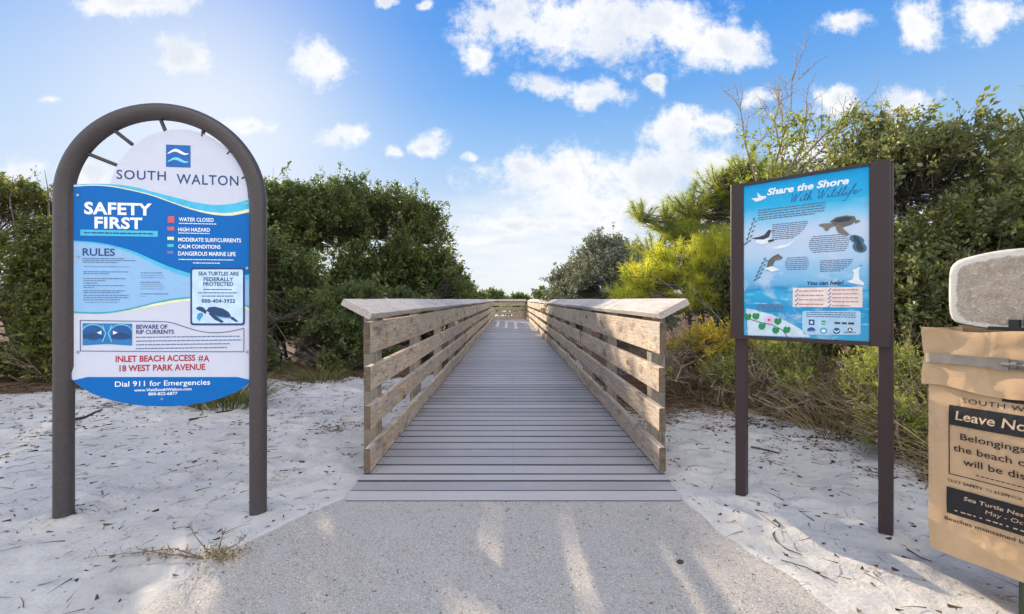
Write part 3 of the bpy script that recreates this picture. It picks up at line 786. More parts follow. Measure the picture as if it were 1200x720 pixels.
B.flat(mb2, T([(310, 404), (315, 408), (370, 424), (430, 432), (457, 425), (450, 440), (400, 437), (345, 425)]), lay(6), 1)
B.flat(mb2, T([(210, 365), (235, 356), (262, 362), (286, 388), (280, 410), (250, 392), (215, 378)]), lay(5), 0)
B.flat(mb2, T([(240, 400), (222, 408), (216, 438), (236, 460), (246, 440), (262, 415), (255, 400)]), lay(5), 1)
B.flat(mb2, T([(298, 405), (322, 400), (362, 430), (407, 462), (392, 471), (340, 447)]), lay(7), 0)
B.flat(mb2, T([(447, 428), (472, 430), (507, 460), (496, 466), (460, 447)]), lay(6), 0)
fin(mb, 'notice_lettering', M['p_navy']); fin(mb2, 'turtle_picture', [plain('turtle_navy', rgb(24, 62, 104), .4), plain('turtle_blue', rgb(62, 150, 205), .4)])
for x, y in ((91.6, 229), (91.5, 301), (91.5, 412.6), (289.6, 412.6), (289.8, 314.5), (289.5, 239), (190.3, 467.6)):
    u, z = B.uv(x, y); mb = MB(); mb.tube([(u, -D0, z), (u, -D0 - .0035, z)], .0062, 12); mb.build('screw', M['p_dot'], panel)

# ------------------------------------------------------------------ wildlife sign (right)
S = Board((1.207, 2.43), (1.640, 2.005))
wsign = thing('wildlife_sign', 'brown framed wildlife information panel on two square posts beside the right railing', 'sign', (S.o.x, S.o.y, 0), S.rz)
u_out0 = S.uv(857.8, 300)[0]; u_out1 = S.uv(1044.2, 300)[0]
z_top = (S.uv(858, 218.4)[1] + S.uv(1043, 186.5)[1]) / 2; z_bot = (S.uv(866, 400.5)[1] + S.uv(1030, 405.6)[1]) / 2 + .007
u_in0 = S.uv(872.6, 300)[0]; u_in1 = S.uv(1019.4, 300)[0]
z_i1 = (S.uv(872.6, 220.2)[1] + S.uv(1019, 193.4)[1]) / 2; z_i0 = (S.uv(874, 393.8)[1] + S.uv(1019, 399.2)[1]) / 2
def bev_box(mb, a, b, c=.003):
    x0, y0, z0 = a; x1, y1, z1 = b
    prof = [(x0, y0 + c), (x0 + c, y0), (x1 - c, y0), (x1, y0 + c), (x1, y1 - c), (x1 - c, y1), (x0 + c, y1), (x0, y1 - c)]
    mb.loft([[(x, y, z0) for x, y in prof], [(x, y, z1) for x, y in prof]])
pu0 = S.uv(861.2, 500)[0]; pu1 = S.uv(1046.0, 500)[0]
for u in (pu0, pu1 - .05):
    mb = MB(); bev_box(mb, (u, .004, -.4), (u + .05, .054, z_top - .012)); mb.build('post', M['brown_frame'], wsign)
mb = MB()
bev_box(mb, (u_out0, -.022, z_bot), (u_in0, .003, z_top)); bev_box(mb, (u_in1, -.022, z_bot), (u_out1, .003, z_top))
mb.box((u_in0, -.0205, z_i1), (u_in1, .001, z_top - .0015)); mb.box((u_in0, -.0205, z_bot + .0015), (u_in1, .001, z_i0))
mb.build('frame', M['brown_frame'], wsign)
S.front = .012
# printed seascape
m, t, p, o = new_mat('seascape_print')
tcn = t.node('ShaderNodeTexCoord'); sp_ = t.node('ShaderNodeSeparateXYZ', {0: tcn.outputs['Object']})
v = tcn.outputs['Object']
wob = t.noise(t.vmath('MULTIPLY', v, (1, 1, 2.5)), 5.0, 5.0, .6)
f = t.math('ADD', t.lin(sp_.outputs[2], z_i0, z_i1), t.math('MULTIPLY', t.math('SUBTRACT', wob, .5), .10))
c = t.ramp(f, [(0, rgb(70, 168, 208)), (.10, rgb(44, 158, 208)), (.20, rgb(40, 152, 206)), (.27, rgb(60, 178, 220)), (.305, rgb(44, 146, 202)), (.33, rgb(110, 180, 222)), (.43, rgb(150, 200, 232)), (.52, rgb(186, 212, 236)), (.66, rgb(200, 216, 236)), (.76, rgb(140, 205, 236)), (.84, rgb(45, 180, 226)), (1.0, rgb(0, 158, 220))])
foam = t.smooth(t.noise(t.vmath('MULTIPLY', v, (1, 1, 5)), 9.0, 5.0, .65), .54, .68)
c = t.mix(t.math('MULTIPLY', foam, t.smooth(f, .45, .2, .08, .6)), c, rgba(200, 232, 244))
c = t.mix(t.math('MULTIPLY', t.smooth(t.noise(v, 11.0, 5.0), .5, .7), t.smooth(f, .80, .5, 0, .5)), c, rgba(222, 226, 238))
t.put(p, 'Base Color', c); p.inputs['Roughness'].default_value = .45; p.inputs['Specular IOR Level'].default_value = .22; M['sea_print'] = m
mb = MB(); mb.box((u_in0 - .003, -.012, z_i0 - .003), (u_in1 + .003, -.002, z_i1 + .003)); wpanel = mb.build('info_panel', M['sea_print'], wsign)
def lw(k): return .012 + .0007 * k
def wfin(mb, name, mats): return mb.build(name, mats, wpanel)
def A(pts): return [(850 + x / 6, 180 + y / 6) for x, y in pts]
def Bq(pts): return [(850 + x / 6, 290 + y / 6) for x, y in pts]
mb = MB(); S.text(mb, 'Share the Shore', 899.3, 214.9, 997.6, 223.4, lw(1), 0, bold=.035, shear=.25); o = S
mb2 = MB(); S.text(mb2, 'Share the Shore', 898.7, 214.1, 996.8, 222.6, lw(2), 0, bold=.035, shear=.25)
wfin(mb2, 'title_lettering', M['p_text_white'])
# second title in a pen script: strokes of a flowing hand
script = {'W': [[(0, .92), (.06, 1.0), (.12, .9), (.16, .4), (.2, .0), (.34, .55), (.46, .95), (.44, .4), (.46, .0), (.6, .45), (.78, .98), (.92, 1.12)]],
          'i': [[(0, .05), (.1, .4), (.1, .1), (.2, .0), (.3, .12)], [(.15, .62), (.19, .68)]],
          't': [[(0, .1), (.14, .5), (.2, .9), (.14, .3), (.2, .0), (.32, .12)], [(.02, .6), (.36, .66)]],
          'h': [[(0, .1), (.18, .7), (.24, 1.0), (.16, .95), (.08, .0), (.2, .4), (.3, .42), (.3, .1), (.38, .0), (.48, .12)]],
          'l': [[(0, .1), (.18, .6), (.26, 1.0), (.18, .98), (.1, .3), (.16, .0), (.3, .12)]],
          'd': [[(.34, .38), (.2, .45), (.06, .2), (.12, .0), (.28, .12), (.46, 1.0), (.36, .15), (.44, .0), (.56, .12)]],
          'f': [[(0, .1), (.2, .55), (.4, 1.1), (.3, 1.12), (.14, .2), (-.1, -.55), (-.35, -.62)], [(.02, .42), (.34, .46)]],
          'e': [[(0, .08), (.16, .22), (.22, .4), (.12, .42), (.04, .16), (.14, .0), (.34, .14), (.6, .5)]]}
adv = {'W': .86, 'i': .28, 't': .32, 'h': .46, 'l': .28, 'd': .54, 'f': .34, 'e': .34, ' ': .34}
def spline(pts, n=6):
    out = []; P = [pts[0]] + list(pts) + [pts[-1]]
    for i in range(1, len(P) - 2):
        for k in range(n):
            s = k / n
            out.append(tuple(.5 * (2 * P[i][c] + (P[i+1][c] - P[i-1][c]) * s + (2*P[i-1][c] - 5*P[i][c] + 4*P[i+1][c] - P[i+2][c]) * s*s + (3*P[i][c] - P[i-1][c] - 3*P[i+1][c] + P[i+2][c]) * s**3) for c in (0, 1)))
    out.append(tuple(pts[-1])); return out
mb = MB(); x = 0; word = 'With Wildlife'; tot = sum(adv[c] for c in word)
u0, z0, u1, z1 = S.rect(925, 222.6, 1004.5, 232.2)
for ch in word:
    for st in script.get(ch, []):
        pl = spline(st); hh = z1 - z0
        pw = [(u0 + (x + a) / tot * (u1 - u0) + b * hh * .25, z0 + b * hh) for a, b in pl]
        L, Rr = thick(pw, [.0016 + .0016 * abs(math.sin(i * .55)) for i in range(len(pw))]); k = len(L)
        mb.add([(a, -lw(2), b) for a, b in L] + [(a, -lw(2), b) for a, b in Rr], [(i, i + 1, k + i + 1, k + i) for i in range(k - 1)])
    x += adv[ch]
wfin(mb, 'script_lettering', plain('script_ink', rgb(24, 82, 150), .4))
WI = plain('wild_ink', rgb(84, 104, 136), .4)
mb = MB()
for k in range(5): S.greek(mb, 888.3, (967.5, 967, 968, 966, 955)[k], 242.2 + 3.0 * k, 1.3, lw(1))
def block(x0, x1, y0, y1, n, shape):
    for k in range(n):
        f = (k + .5) / n; a = x0; b = x1
        if shape == 'round': w = math.sqrt(max(0, 1 - (2 * f - 1) ** 2)) * .35 + .65; a = (x0 + x1) / 2 - (x1 - x0) / 2 * w; b = (x0 + x1) / 2 + (x1 - x0) / 2 * w
        if shape == 'right': b = x1 - (x1 - x0) * .45 * f * f
        S.greek(mb, a, b, y0 + (y1 - y0) * f, 1.0, lw(1), 0, k)
wfin(mb, 'intro_print', WI); mb = MB(); block(905, 947, 260.5, 281, 9, 'right'); wfin(mb, 'bird_print', WI); mb = MB(); block(948, 995, 275, 296, 9, 'round'); wfin(mb, 'turtle_print', WI); mb = MB(); block(920, 948, 301, 317, 7, 'round'); wfin(mb, 'mouse_print', WI); mb = MB(); block(961, 1000, 304, 319, 7, 'right')
wfin(mb, 'tern_print', WI); mb = MB(); block(886, 919, 356, 366, 5, 'round')
wfin(mb, 'water_print', WI)
cols = [rgb(96, 96, 92), rgb(38, 50, 66), rgb(120, 112, 104), rgb(232, 238, 244), rgb(232, 196, 220), rgb(16, 138, 78), rgb(52, 110, 132), rgb(206, 226, 236), rgb(190, 30, 100)]
WM = [plain('wild_%s' % n_, c_, .4) for n_, c_ in zip(('shell', 'dark', 'brown', 'white', 'pink', 'green', 'teal', 'sand', 'magenta'), cols)]
mb = MB()
TUR, DK, LT, WH, PINK, GRN, TEAL = range(7)
S.flat(mb, A([(735, 480), (780, 448), (850, 436), (910, 442), (922, 470), (890, 500), (830, 520), (770, 512)]), lw(2), TUR)
S.flat(mb, A([(752, 476), (800, 452), (850, 446), (895, 452), (870, 476), (800, 486)]), lw(3), DK)
S.flat(mb, A([(652, 505), (680, 494), (740, 490), (770, 510), (725, 528), (690, 522)]), lw(3), LT)
S.flat(mb, A([(690, 530), (720, 524), (735, 532), (710, 548)]), lw(3), LT)
S.flat(mb, A([(775, 505), (805, 500), (840, 540), (878, 572), (850, 578), (800, 560), (782, 535)]), lw(4), LT)
S.flat(mb, A([(905, 470), (945, 468), (948, 480), (915, 496)]), lw(3), LT)
mb.build('turtle_picture', WM, wpanel); mb = MB()
for cx, cy, rx, ry in ((925, 605, 55, 30), (945, 660, 52, 38)):
    S.flat(mb, [(850 + x / 6, 180 + y / 6) for x, y in ell(cx, cy, rx, ry, 12, .3)], lw(2), TEAL)
    S.flat(mb, [(850 + x / 6, 180 + y / 6) for x, y in ell(cx, cy, rx * .6, ry * .6, 9, .8)], lw(3), DK)
mb.build('hatchling_picture', WM, wpanel); mb = MB()
S.flat(mb, A([(180, 598), (240, 586), (275, 572), (298, 545), (310, 536), (322, 540), (318, 560), (305, 590), (270, 606), (220, 604)]), lw(2), DK)
S.flat(mb, A([(318, 541), (345, 545), (345, 548), (318, 548)]), lw(2), LT)
S.flat(mb, A([(215, 606), (270, 606), (305, 590), (318, 602), (300, 632), (250, 642), (215, 628)]), lw(3), WH)
S.flat(mb, A([(300, 612), (330, 604), (350, 610), (330, 620), (305, 626)]), lw(4), DK)
mb.build('shore_bird_picture', WM, wpanel); mb = MB()
S.flat(mb, A([(330, 660), (380, 648), (430, 640), (495, 606), (450, 648), (400, 668), (345, 672)]), lw(2), WH)
mb.build('gull_picture', WM, wpanel); mb = MB()
S.flat(mb, A([(185, 318), (230, 312), (225, 275), (255, 300), (285, 300), (290, 312), (255, 330), (215, 340)]), lw(2), WH)
mb.build('tern_picture', WM, wpanel); mb = MB()
S.flat(mb, Bq([(290, 150), (300, 95), (330, 68), (370, 46), (405, 72), (395, 85), (350, 95), (335, 125), (350, 150), (330, 168), (290, 165)]), lw(2), TUR)
S.flat(mb, Bq([(272, 150), (330, 132), (385, 160), (330, 172)]), lw(3), WH); S.flat(mb, Bq([(345, 78), (385, 66), (395, 80), (350, 96)]), lw(3), LT)
mb.build('beach_mouse_picture', WM, wpanel); mb = MB()
S.flat(mb, Bq([(855, 240), (895, 225), (905, 180), (890, 160), (925, 150), (960, 124), (940, 160), (942, 225), (975, 248), (975, 268), (905, 255)]), lw(2), WH)
S.flat(mb, Bq([(930, 140), (962, 122), (958, 132)]), lw(3), DK)
mb.build('tern_picture', WM, wpanel); mb = MB()
S.flat(mb, Bq([(146, 430), (210, 440), (330, 474), (430, 520), (520, 570), (600, 628), (590, 632), (160, 618)]), lw(1), 7)
mb.build('sand_bank_picture', WM, wpanel); mb = MB()
pts = Bq([(150, 498), (230, 524), (330, 546), (400, 580), (440, 634)]); L, Rr = thick(pts, .8); S.band(mb, L, Rr, lw(2), DK)
for cx, cy in ((158, 488), (215, 484), (258, 555), (370, 520), (355, 583), (433, 580)):
    S.flat(mb, Bq([(cx - 26, cy + 4), (cx - 20, cy - 18), (cx - 4, cy - 24), (cx + 2, cy - 14), (cx + 14, cy - 24), (cx + 27, cy - 12), (cx + 22, cy + 12), (cx + 4, cy + 26), (cx - 16, cy + 20)]), lw(3), GRN)
for k in range(5): S.flat(mb, Bq(ell(308 + 18 * math.cos(k * 1.257), 510 + 18 * math.sin(k * 1.257), 17, 14, 8)), lw(4 + k * .2), PINK)
S.flat(mb, Bq(ell(308, 510, 9, 9, 8)), lw(6), 8)
mb.build('vine_picture', WM, wpanel); mb = MB()
for base, tip, n_ in (((150, 640), (212, 450), 11), ((215, 235), (288, 72), 11)):
    f_ = A if base[0] == 150 else Bq
    pts = f_([base, ((base[0] + tip[0]) / 2 - 8, (base[1] + tip[1]) / 2), tip]); L, Rr = thick(pts, .6); S.band(mb, L, Rr, lw(2), TEAL)
    for k in range(n_):
        g = k / n_; cx = base[0] + (tip[0] - base[0]) * g; cy = base[1] + (tip[1] - base[1]) * g
        S.flat(mb, f_(ell(cx + (15 if k % 2 else -6), cy - 6, 17 * (1 - g * .5), 5, 7, -.7)), lw(2.5), TEAL)
mb.build('sea_oats_picture', WM, wpanel)
mb = MB(); S.text(mb, 'You can help!', 944.2, 329.2, 989.3, 335.4, lw(2), bold=.03, shear=.2); wfin(mb, 'help_lettering', plain('help_ink', rgb(16, 52, 96), .4))
mb = MB(); S.box(mb, 929, 337.0, 1010.8, 360.2, lw(1), 0)
for k in range(4): S.greek(mb, 936, 965, 341.2 + 5.2 * k, 1.2, lw(2), 1); 
for k in range(5): S.greek(mb, 975, 1006 if k < 4 else 996, 340.0 + 4.6 * k, 1.2, lw(2), 1)
for x, n_, y0, dy in ((933, 4, 341.2, 5.2), (971.6, 5, 340, 4.6)):
    for k in range(n_):
        y = y0 + dy * k; pts = [(x - 1.4, y), (x - .4, y + 1.6), (x + 2.4, y - 2.2)]; L, Rr = thick(pts, .9); S.band(mb, L, Rr, lw(2), 2)
wfin(mb, 'tips_box', [plain('tips_cream', rgb(238, 222, 216), .4), plain('tips_ink', rgb(196, 120, 110), .4), M['p_navy']])
mb = MB(); S.flat(mb, rrect(940.2, 364.6, 1008.6, 392.4, 2.5), lw(1), 0)
for k in range(3): S.greek(mb, 945, 1003, 366.6 + 2.4 * k, .9, lw(2), 1)
LG = lambda x, y: (850 + x / 6, 290 + y / 6)
S.box(mb, *LG(587, 508), *LG(627, 546), lw(2), 1); S.flat(mb, Bq([(607, 514), (611, 523), (620, 523), (613, 530), (616, 540), (607, 534), (598, 540), (601, 530), (594, 523), (603, 523)]), lw(3), 5)
S.flat(mb, Bq(ell(691, 530, 20, 16, 14)), lw(2), 2); S.box(mb, *LG(671, 530), *LG(711, 534), lw(3), 5)
S.flat(mb, Bq(ell(605, 586, 30, 24, 12, 0, math.pi, 2 * math.pi, True)), lw(2), 1); S.box(mb, *LG(578, 588), *LG(632, 594), lw(2), 3)
S.flat(mb, Bq(ell(691, 586, 27, 22, 16)), lw(2), 3); S.flat(mb, Bq(ell(691, 588, 15, 10, 12)), lw(3), 5)
S.flat(mb, Bq(ell(783, 588, 26, 22, 16)), lw(2), 1); S.flat(mb, Bq([(760, 578), (783, 592), (806, 578), (800, 590), (783, 600), (766, 590)]), lw(3), 5)
S.flat(mb, Bq(ell(877, 580, 18, 15, 14)), lw(2), 4); S.flat(mb, Bq([(877, 568), (889, 588), (865, 588)]), lw(3), 5); S.greek(mb, 989, 1003, 391 - 1.2, .9, lw(2), 4)
S.greek(mb, 978, 1001, 379, 2.4, lw(2), 4, 3)
wfin(mb, 'sponsor_box', [plain('sponsor_pale', rgb(176, 212, 236), .4), plain('sponsor_blue', rgb(26, 74, 140), .4), plain('sponsor_green', rgb(46, 158, 130), .4), plain('sponsor_teal', rgb(80, 168, 196), .4), plain('sponsor_dark', rgb(44, 58, 84), .4), M['p_text_white']])

# ------------------------------------------------------------------ paper bag on its stand (right edge)
K = Board((1.54, 1.70), (1.65, 1.48))
m, t, p, o = new_mat('kraft_paper')
tcn = t.node('ShaderNodeTexCoord'); v = tcn.outputs['Object']
fib = t.noise(t.vmath('MULTIPLY', v, (1, 1, 5)), 90.0, 4.0, .6); mot = t.noise(v, 7.0, 4.0, .6)
c = t.mix(t.lin(mot, .3, .7), (.48, .315, .175, 1), (.58, .40, .24, 1)); c = t.mix(t.math('MULTIPLY', t.smooth(fib, .5, .7), .25), c, (.40, .24, .12, 1))
t.put(p, 'Base Color', c); p.inputs['Roughness'].default_value = .7; p.inputs['Specular IOR Level'].default_value = .3
cr = t.node('ShaderNodeTexVoronoi', {'Vector': t.vmath('MULTIPLY', v, (1, 1, .6)), 'Scale': 9.0}, feature='DISTANCE_TO_EDGE')
b = t.node('ShaderNodeBump', {'Strength': .75, 'Distance': .008, 'Height': t.math('ADD', t.math('MULTIPLY', t.smooth(cr.outputs[0], 0, .12), .25), t.math('MULTIPLY', t.noise(v, 16.0, 4.0, .5), .5))}); t.l.new(b.outputs[0], p.inputs['Normal'])
M['kraft'] = m
M['bag_ink'] = plain('bag_ink', (.018, .017, .02), .6, 0, .3, .2, 60)
M['bag_cream'] = plain('bag_reverse_print', (.56, .40, .25), .6)
M['galv'] = plain('galvanised_strap', (.22, .20, .175), .6, .4, .5, .2, 40)
M['black_steel'] = plain('black_steel', (.02, .02, .022), .45, .3)

bag = thing('paper_bag', 'brown kraft paper litter bag printed with beach notices, clamped upright on its stand', 'bag', (K.o.x, K.o.y, 0), K.rz)
BW, BD = .45, .27
def crumple(u, z, k=1.0):
    return ((fbm(np.array([u * 7.0]), np.array([z * 5.0]), 61)[0] - .47) * .050 + (fbm(np.array([u * 24.0]), np.array([z * 13.0]), 62, 3)[0] - .44) * .012) * k
def bag_ring(z, ex, pinch, k):
    """one level of the bag: front, right gusset, back, left gusset"""
    pts = []
    n = 26
    for i in range(n): 
        u = BW * i / (n - 1); pts.append((u * (1 + 2 * ex / BW) - ex, -ex + pinch * math.sin(math.pi * i / (n - 1)) ** .5 - crumple(u, z, k) * math.sin(math.pi * i / (n - 1)) ** .3, z))
    for i in range(1, 7): f = i / 7; pts.append((BW + ex - .035 * math.sin(math.pi * f) - crumple(f + 3, z, k) * .6, -ex + (BD + 2 * ex) * f, z))
    for i in range(n): u = BW * (1 - i / (n - 1)); pts.append((u * (1 + 2 * ex / BW) - ex, BD + ex + crumple(u + 7, z, k), z))
    for i in range(1, 7): f = i / 7; pts.append((-ex + .045 * math.sin(math.pi * f) + crumple(f + 9, z, k) * .6, BD + ex - (BD + 2 * ex) * f, z))
    return pts
mb = MB()
rings = []
for k in range(34):
    z = .118 + (.905 - .118) * k / 33
    rings.append(bag_ring(z, .0 - .004 * (1 - min(1, k / 3)), .006 * math.sin(k * .3), .42 + .2 * float(sstep(z, .6, .8))))
mb.loft(rings, cap=False)
mb.add(rings[0], [tuple(range(len(rings[0])))])
mb.build('bag_body', M['kraft'], bag, auto=50)
mb = MB(); rings = []
for k in range(24):
    z = .712 + (.922 - .712) * k / 23
    f = (z - .712) / .21
    tight = math.exp(-((z - .818) / .030) ** 2)
    ex = .013 - .005 * tight + .003 * float(sstep(f, .75, 1)) + .002 * (1 - f)
    r = bag_ring(z, ex, .004, 1.15 * (1 - .7 * tight))
    if k < 4: r = [(x, y, zz + .010 * math.sin(x * 19 + 1) * (1 - k / 4)) for x, y, zz in r]
    if k > 20: r = [(x, y, zz + .006 * math.sin(x * 23 + 2)) for x, y, zz in r]
    rings.append(r)
mb.loft(rings, cap=False)
inner = [[(BW / 2 + (x - BW / 2) * .985, BD / 2 + (y - BD / 2) * .975, z) for x, y, z in r] for r in (rings[-1], rings[-6])]
mb.loft([rings[-1], inner[0], inner[1]], cap=False)
mb.build('folded_cuff', M['kraft'], bag, auto=50)

# lettering printed on the front: laid on the gently uneven paper
def on_bag(mb, inset=.0):
    out = []
    for u, d, z in mb.v:
        i = u / BW
        k = (z - .118) / (.905 - .118) * 33
        s_ = math.sin(math.pi * min(max(i, 0), 1))
        y = .006 * math.sin(k * .3) * s_ ** .5 - crumple(u, z, .42 + .2 * float(sstep(z, .6, .8))) * s_ ** .3
        out.append((u, y - .0045 + d, z))
    mb.v = out
def btext(mb, body, u0, u1, z0, z1, d=0.0, bold=0.0, sp=1.0, shear=0.0, mi=0):
    vs, fs = text_mesh(body, bold, sp); sh = shear * (z1 - z0)
    mb.add([(u0 + a * (u1 - u0 - sh) + b_ * sh, d, z0 + b_ * (z1 - z0)) for a, b_ in vs], fs, mi)
def bgrid(mb, u0, u1, z0, z1, d=0.0, mi=0):
    nu = max(1, int((u1 - u0) / .012)); nz = max(1, int((z1 - z0) / .012))
    vs = [(u0 + (u1 - u0) * i / nu, d, z0 + (z1 - z0) * j / nz) for j in range(nz + 1) for i in range(nu + 1)]
    mb.add(vs, [(j * (nu + 1) + i, j * (nu + 1) + i + 1, (j + 1) * (nu + 1) + i + 1, (j + 1) * (nu + 1) + i) for j in range(nz) for i in range(nu)], mi)
mb = MB(); btext(mb, 'SOUTH WALTON', .095, .355, .668, .685, 0, .0, 1.12); on_bag(mb); mb.build('brand_lettering', M['bag_ink'], bag)
mb = MB(); bgrid(mb, .192, .258, .692, .75); on_bag(mb)
mb2 = MB()
for zc in (.735, .712):
    pts = [(.198 + .054 * i / 16, zc + .006 * math.sin(i / 16 * 6.0)) for i in range(17)]; L, Rr = thick(pts, [.001 + .005 * math.sin(math.pi * i / 16) for i in range(17)])
    mb2.add([(a, -.001, b_) for a, b_ in L] + [(a, -.001, b_) for a, b_ in Rr], [(i, i + 1, 17 + i + 1, 17 + i) for i in range(16)], 1)
on_bag(mb2); mb.add(mb2.v, mb2.f, 1); mb.build('wave_logo', [M['bag_ink'], M['bag_cream']], bag)
mb = MB(); bgrid(mb, .060, .390, .586, .655)
for u0, u1, z0, z1 in ((.060, .063, .412, .586), (.387, .390, .412, .586), (.060, .390, .409, .412)): bgrid(mb, u0, u1, z0, z1)
bgrid(mb, .053, .397, .268, .362)
btext(mb, 'Belongings left on', .092, .358, .532, .562, 0, .006); btext(mb, 'the beach overnight', .072, .378, .488, .518, 0, .006); btext(mb, 'will be discarded', .098, .352, .452, .476, 0, .006)
btext(mb, 'TEXT', .055, .093, .381, .391, 0, .0); btext(mb, 'SAFETY', .097, .148, .381, .391, 0, .03); btext(mb, 'TO', .154, .170, .381, .391); btext(mb, '31279', .175, .213, .381, .391, 0, .03); btext(mb, 'FOR', .217, .242, .381, .391)
btext(mb, 'Beaches maintained by Walton County', .047, .403, .238, .255, 0, .012)
u = .13
while u < .33: bgrid(mb, u, u + .009, .4255, .4285); u += .0125
on_bag(mb); mb.build('notice_print', M['bag_ink'], bag)
mb = MB(); btext(mb, 'Leave No Trace', .078, .372, .606, .638, -.0022, .012, 1.0, .1)
btext(mb, 'Sea Turtle Nesting Season', .098, .352, .325, .343, -.0022, .012, 1.0, .15); btext(mb, 'May - October', .152, .298, .299, .317, -.0022, .0, 1.0, .15)
u = .075
while u < .375: bgrid(mb, u, u + .009 + .004 * math.sin(u * 300), .2825, .2862, -.0022); u += .016
on_bag(mb); mb.build('reversed_lettering', M['bag_cream'], bag)

stand = thing('bag_stand', 'pole stand with a weathered white lid raised above the brown paper bag', 'bag stand', (K.o.x, K.o.y, 0), K.rz)
mb = MB(); ring_z = .818
def rr3(e, n=6, r=.03): return rrect(-e, -e, BW + e, BD + e, r, n)
for (z0, z1, e) in ((.801, .835, .0150),):
    outer = rr3(e + .001); 
    mb.loft([[(x, y, z0) for x, y in outer], [(x, y, z1) for x, y in outer]], cap=False)
    inn = rr3(e - .0015); mb.loft([[(x, y, z1) for x, y in inn], [(x, y, z0) for x, y in inn]], cap=False)
    mb.loft([[(x, y, z1) for x, y in outer], [(x, y, z1) for x, y in inn]], cap=False)
mb.build('strap', M['galv'], stand, auto=40)
mb = MB(); mb.box((.17, -.0225, .798), (.215, -.0165, .838)); mb.tube([(.20, -.026, .818), (.275, -.026, .818)], .006, 10); mb.box((.268, -.029, .805), (.285, -.0165, .833)); mb.tube([(.222, -.026, .818), (.236, -.026, .818)], .0105, 6)
mb.build('buckle', M['galv'], stand, auto=40)
M['stand_green'] = plain('stand_green_paint', (.045, .06, .035), .6)
mb = MB(); mb.tube([(.225, BD + .055, -.3), (.225, BD + .055, .95)], .025, 14); mb.build('pole', M['stand_green'], stand, auto=40)
for u in (.235,):
    mb = MB(); mb.tube([(u, .03, -.1), (u, .03, .115)], .011, 10); mb.build('foot_peg', M['stand_green'], stand, auto=40)
mb = MB(); mb.box((.14, .06, .924), (.31, .10, .936)); mb.box((.19, .062, .936), (.215, .098, .962)); mb.box((.235, .062, .936), (.26, .098, .962)); mb.box((.215, .10, .91), (.235, BD + .035, .93)); mb.build('hinge', M['black_steel'], stand)
# lid: thick, rounded, with a worn inside
K.front = -.085
half = [K.uv(*q) for q in ((1200, 389), (1178, 388), (1150, 385.2), (1125.5, 380.5), (1114.5, 375.5), (1111, 366), (1110.3, 345), (1110.8, 322), (1113, 312), (1122, 304.5), (1142, 299), (1161.7, 295), (1182, 291.8))]
uc = .235
half = [(min(u, uc), z) for u, z in half]
full = half + [(2 * uc - u, z) for u, z in reversed(half[1:]) if u < uc - .004]
cx = uc; cz = sum(z for u, z in full) / len(full)
sm = []
for i in range(len(full)):
    a, b_ = full[i], full[(i + 1) % len(full)]; sm.append((.75 * a[0] + .25 * b_[0], .75 * a[1] + .25 * b_[1])); sm.append((.25 * a[0] + .75 * b_[0], .25 * a[1] + .75 * b_[1]))
def ringl(f, y, fz=None): return [(cx + (u - cx) * f, y, cz + (z - cz) * (fz or f)) for u, z in sm]
mb = MB(); mb.loft([ringl(.60, .175), ringl(.80, .168), ringl(.93, .15), ringl(.99, .125), ringl(1, .11), ringl(1, .095), ringl(.985, .087), ringl(.95, .083), ringl(.90, .083)])
m, t, p, o = new_mat('weathered_lid_plastic')
tcn = t.node('ShaderNodeTexCoord'); v = tcn.outputs['Object']; n1 = t.noise(v, 16.0, 5.0, .65); n2 = t.noise(v, 120.0, 3.0, .7)
c = t.mix(t.smooth(n1, .40, .7), (.54, .53, .50, 1), (.36, .34, .30, 1)); c = t.mix(t.math('MULTIPLY', t.smooth(n2, .56, .7), .4), c, (.25, .21, .17, 1))
t.put(p, 'Base Color', c); p.inputs['Roughness'].default_value = .75; M['lid'] = m
lid = mb.build('lid', M['lid'], stand, auto=50)
m, t, p, o = new_mat('worn_lid_face')
tcn = t.node('ShaderNodeTexCoord'); v = tcn.outputs['Object']; n1 = t.noise(v, 20.0, 5.0, .7); n2 = t.noise(v, 140.0, 4.0, .75)
c = t.mix(t.smooth(n1, .35, .7), (.38, .33, .275, 1), (.27, .23, .19, 1)); c = t.mix(t.math('MULTIPLY', t.smooth(n2, .48, .64), .6), c, (.20, .16, .125, 1)); c = t.mix(t.math('MULTIPLY', t.smooth(t.noise(v, 90.0, 3.0, .7), .58, .68), .7), c, (.58, .52, .44, 1))
t.put(p, 'Base Color', c); p.inputs['Roughness'].default_value = .9
b = t.node('ShaderNodeBump', {'Strength': .6, 'Distance': .003, 'Height': n2}); t.l.new(b.outputs[0], p.inputs['Normal'])
at = t.node('ShaderNodeAttribute', attribute_name='wear')
t.put(p, 'Base Color', t.mix(t.smooth(t.math('ADD', at.outputs['Fac'], t.math('MULTIPLY', t.math('SUBTRACT', t.noise(v, 34.0, 5.0, .7), .5), 1.1)), .28, .62), (.55, .54, .51, 1), c))
mb = MB(); sc_ = ((.945, .935), (.90, .88), (.84, .79), (.70, .62), (.3, .25))
for fu, fz in sc_: mb.v += [(cx + (u - cx) * fu, .0815 if fu > .93 else .0812, cz + (z - cz) * fz - .004) for u, z in sm]
n = len(sm)
for k in range(len(sc_) - 1): mb.f += [(k * n + i, k * n + (i + 1) % n, (k + 1) * n + (i + 1) % n, (k + 1) * n + i) for i in range(n)]
mb.f.append(tuple((len(sc_) - 1) * n + i for i in range(n))); mb.m = [0] * len(mb.f)
wf = mb.build('worn_face', m, lid)
aw = wf.data.attributes.new('wear', 'FLOAT', 'POINT'); aw.data.foreach_set('value', [w_ for w_ in (0, .22, .75, 1, 1) for _ in range(n)])
mb = MB(); mb.box((.222, .076, .945), (.262, .0805, .985), 0)
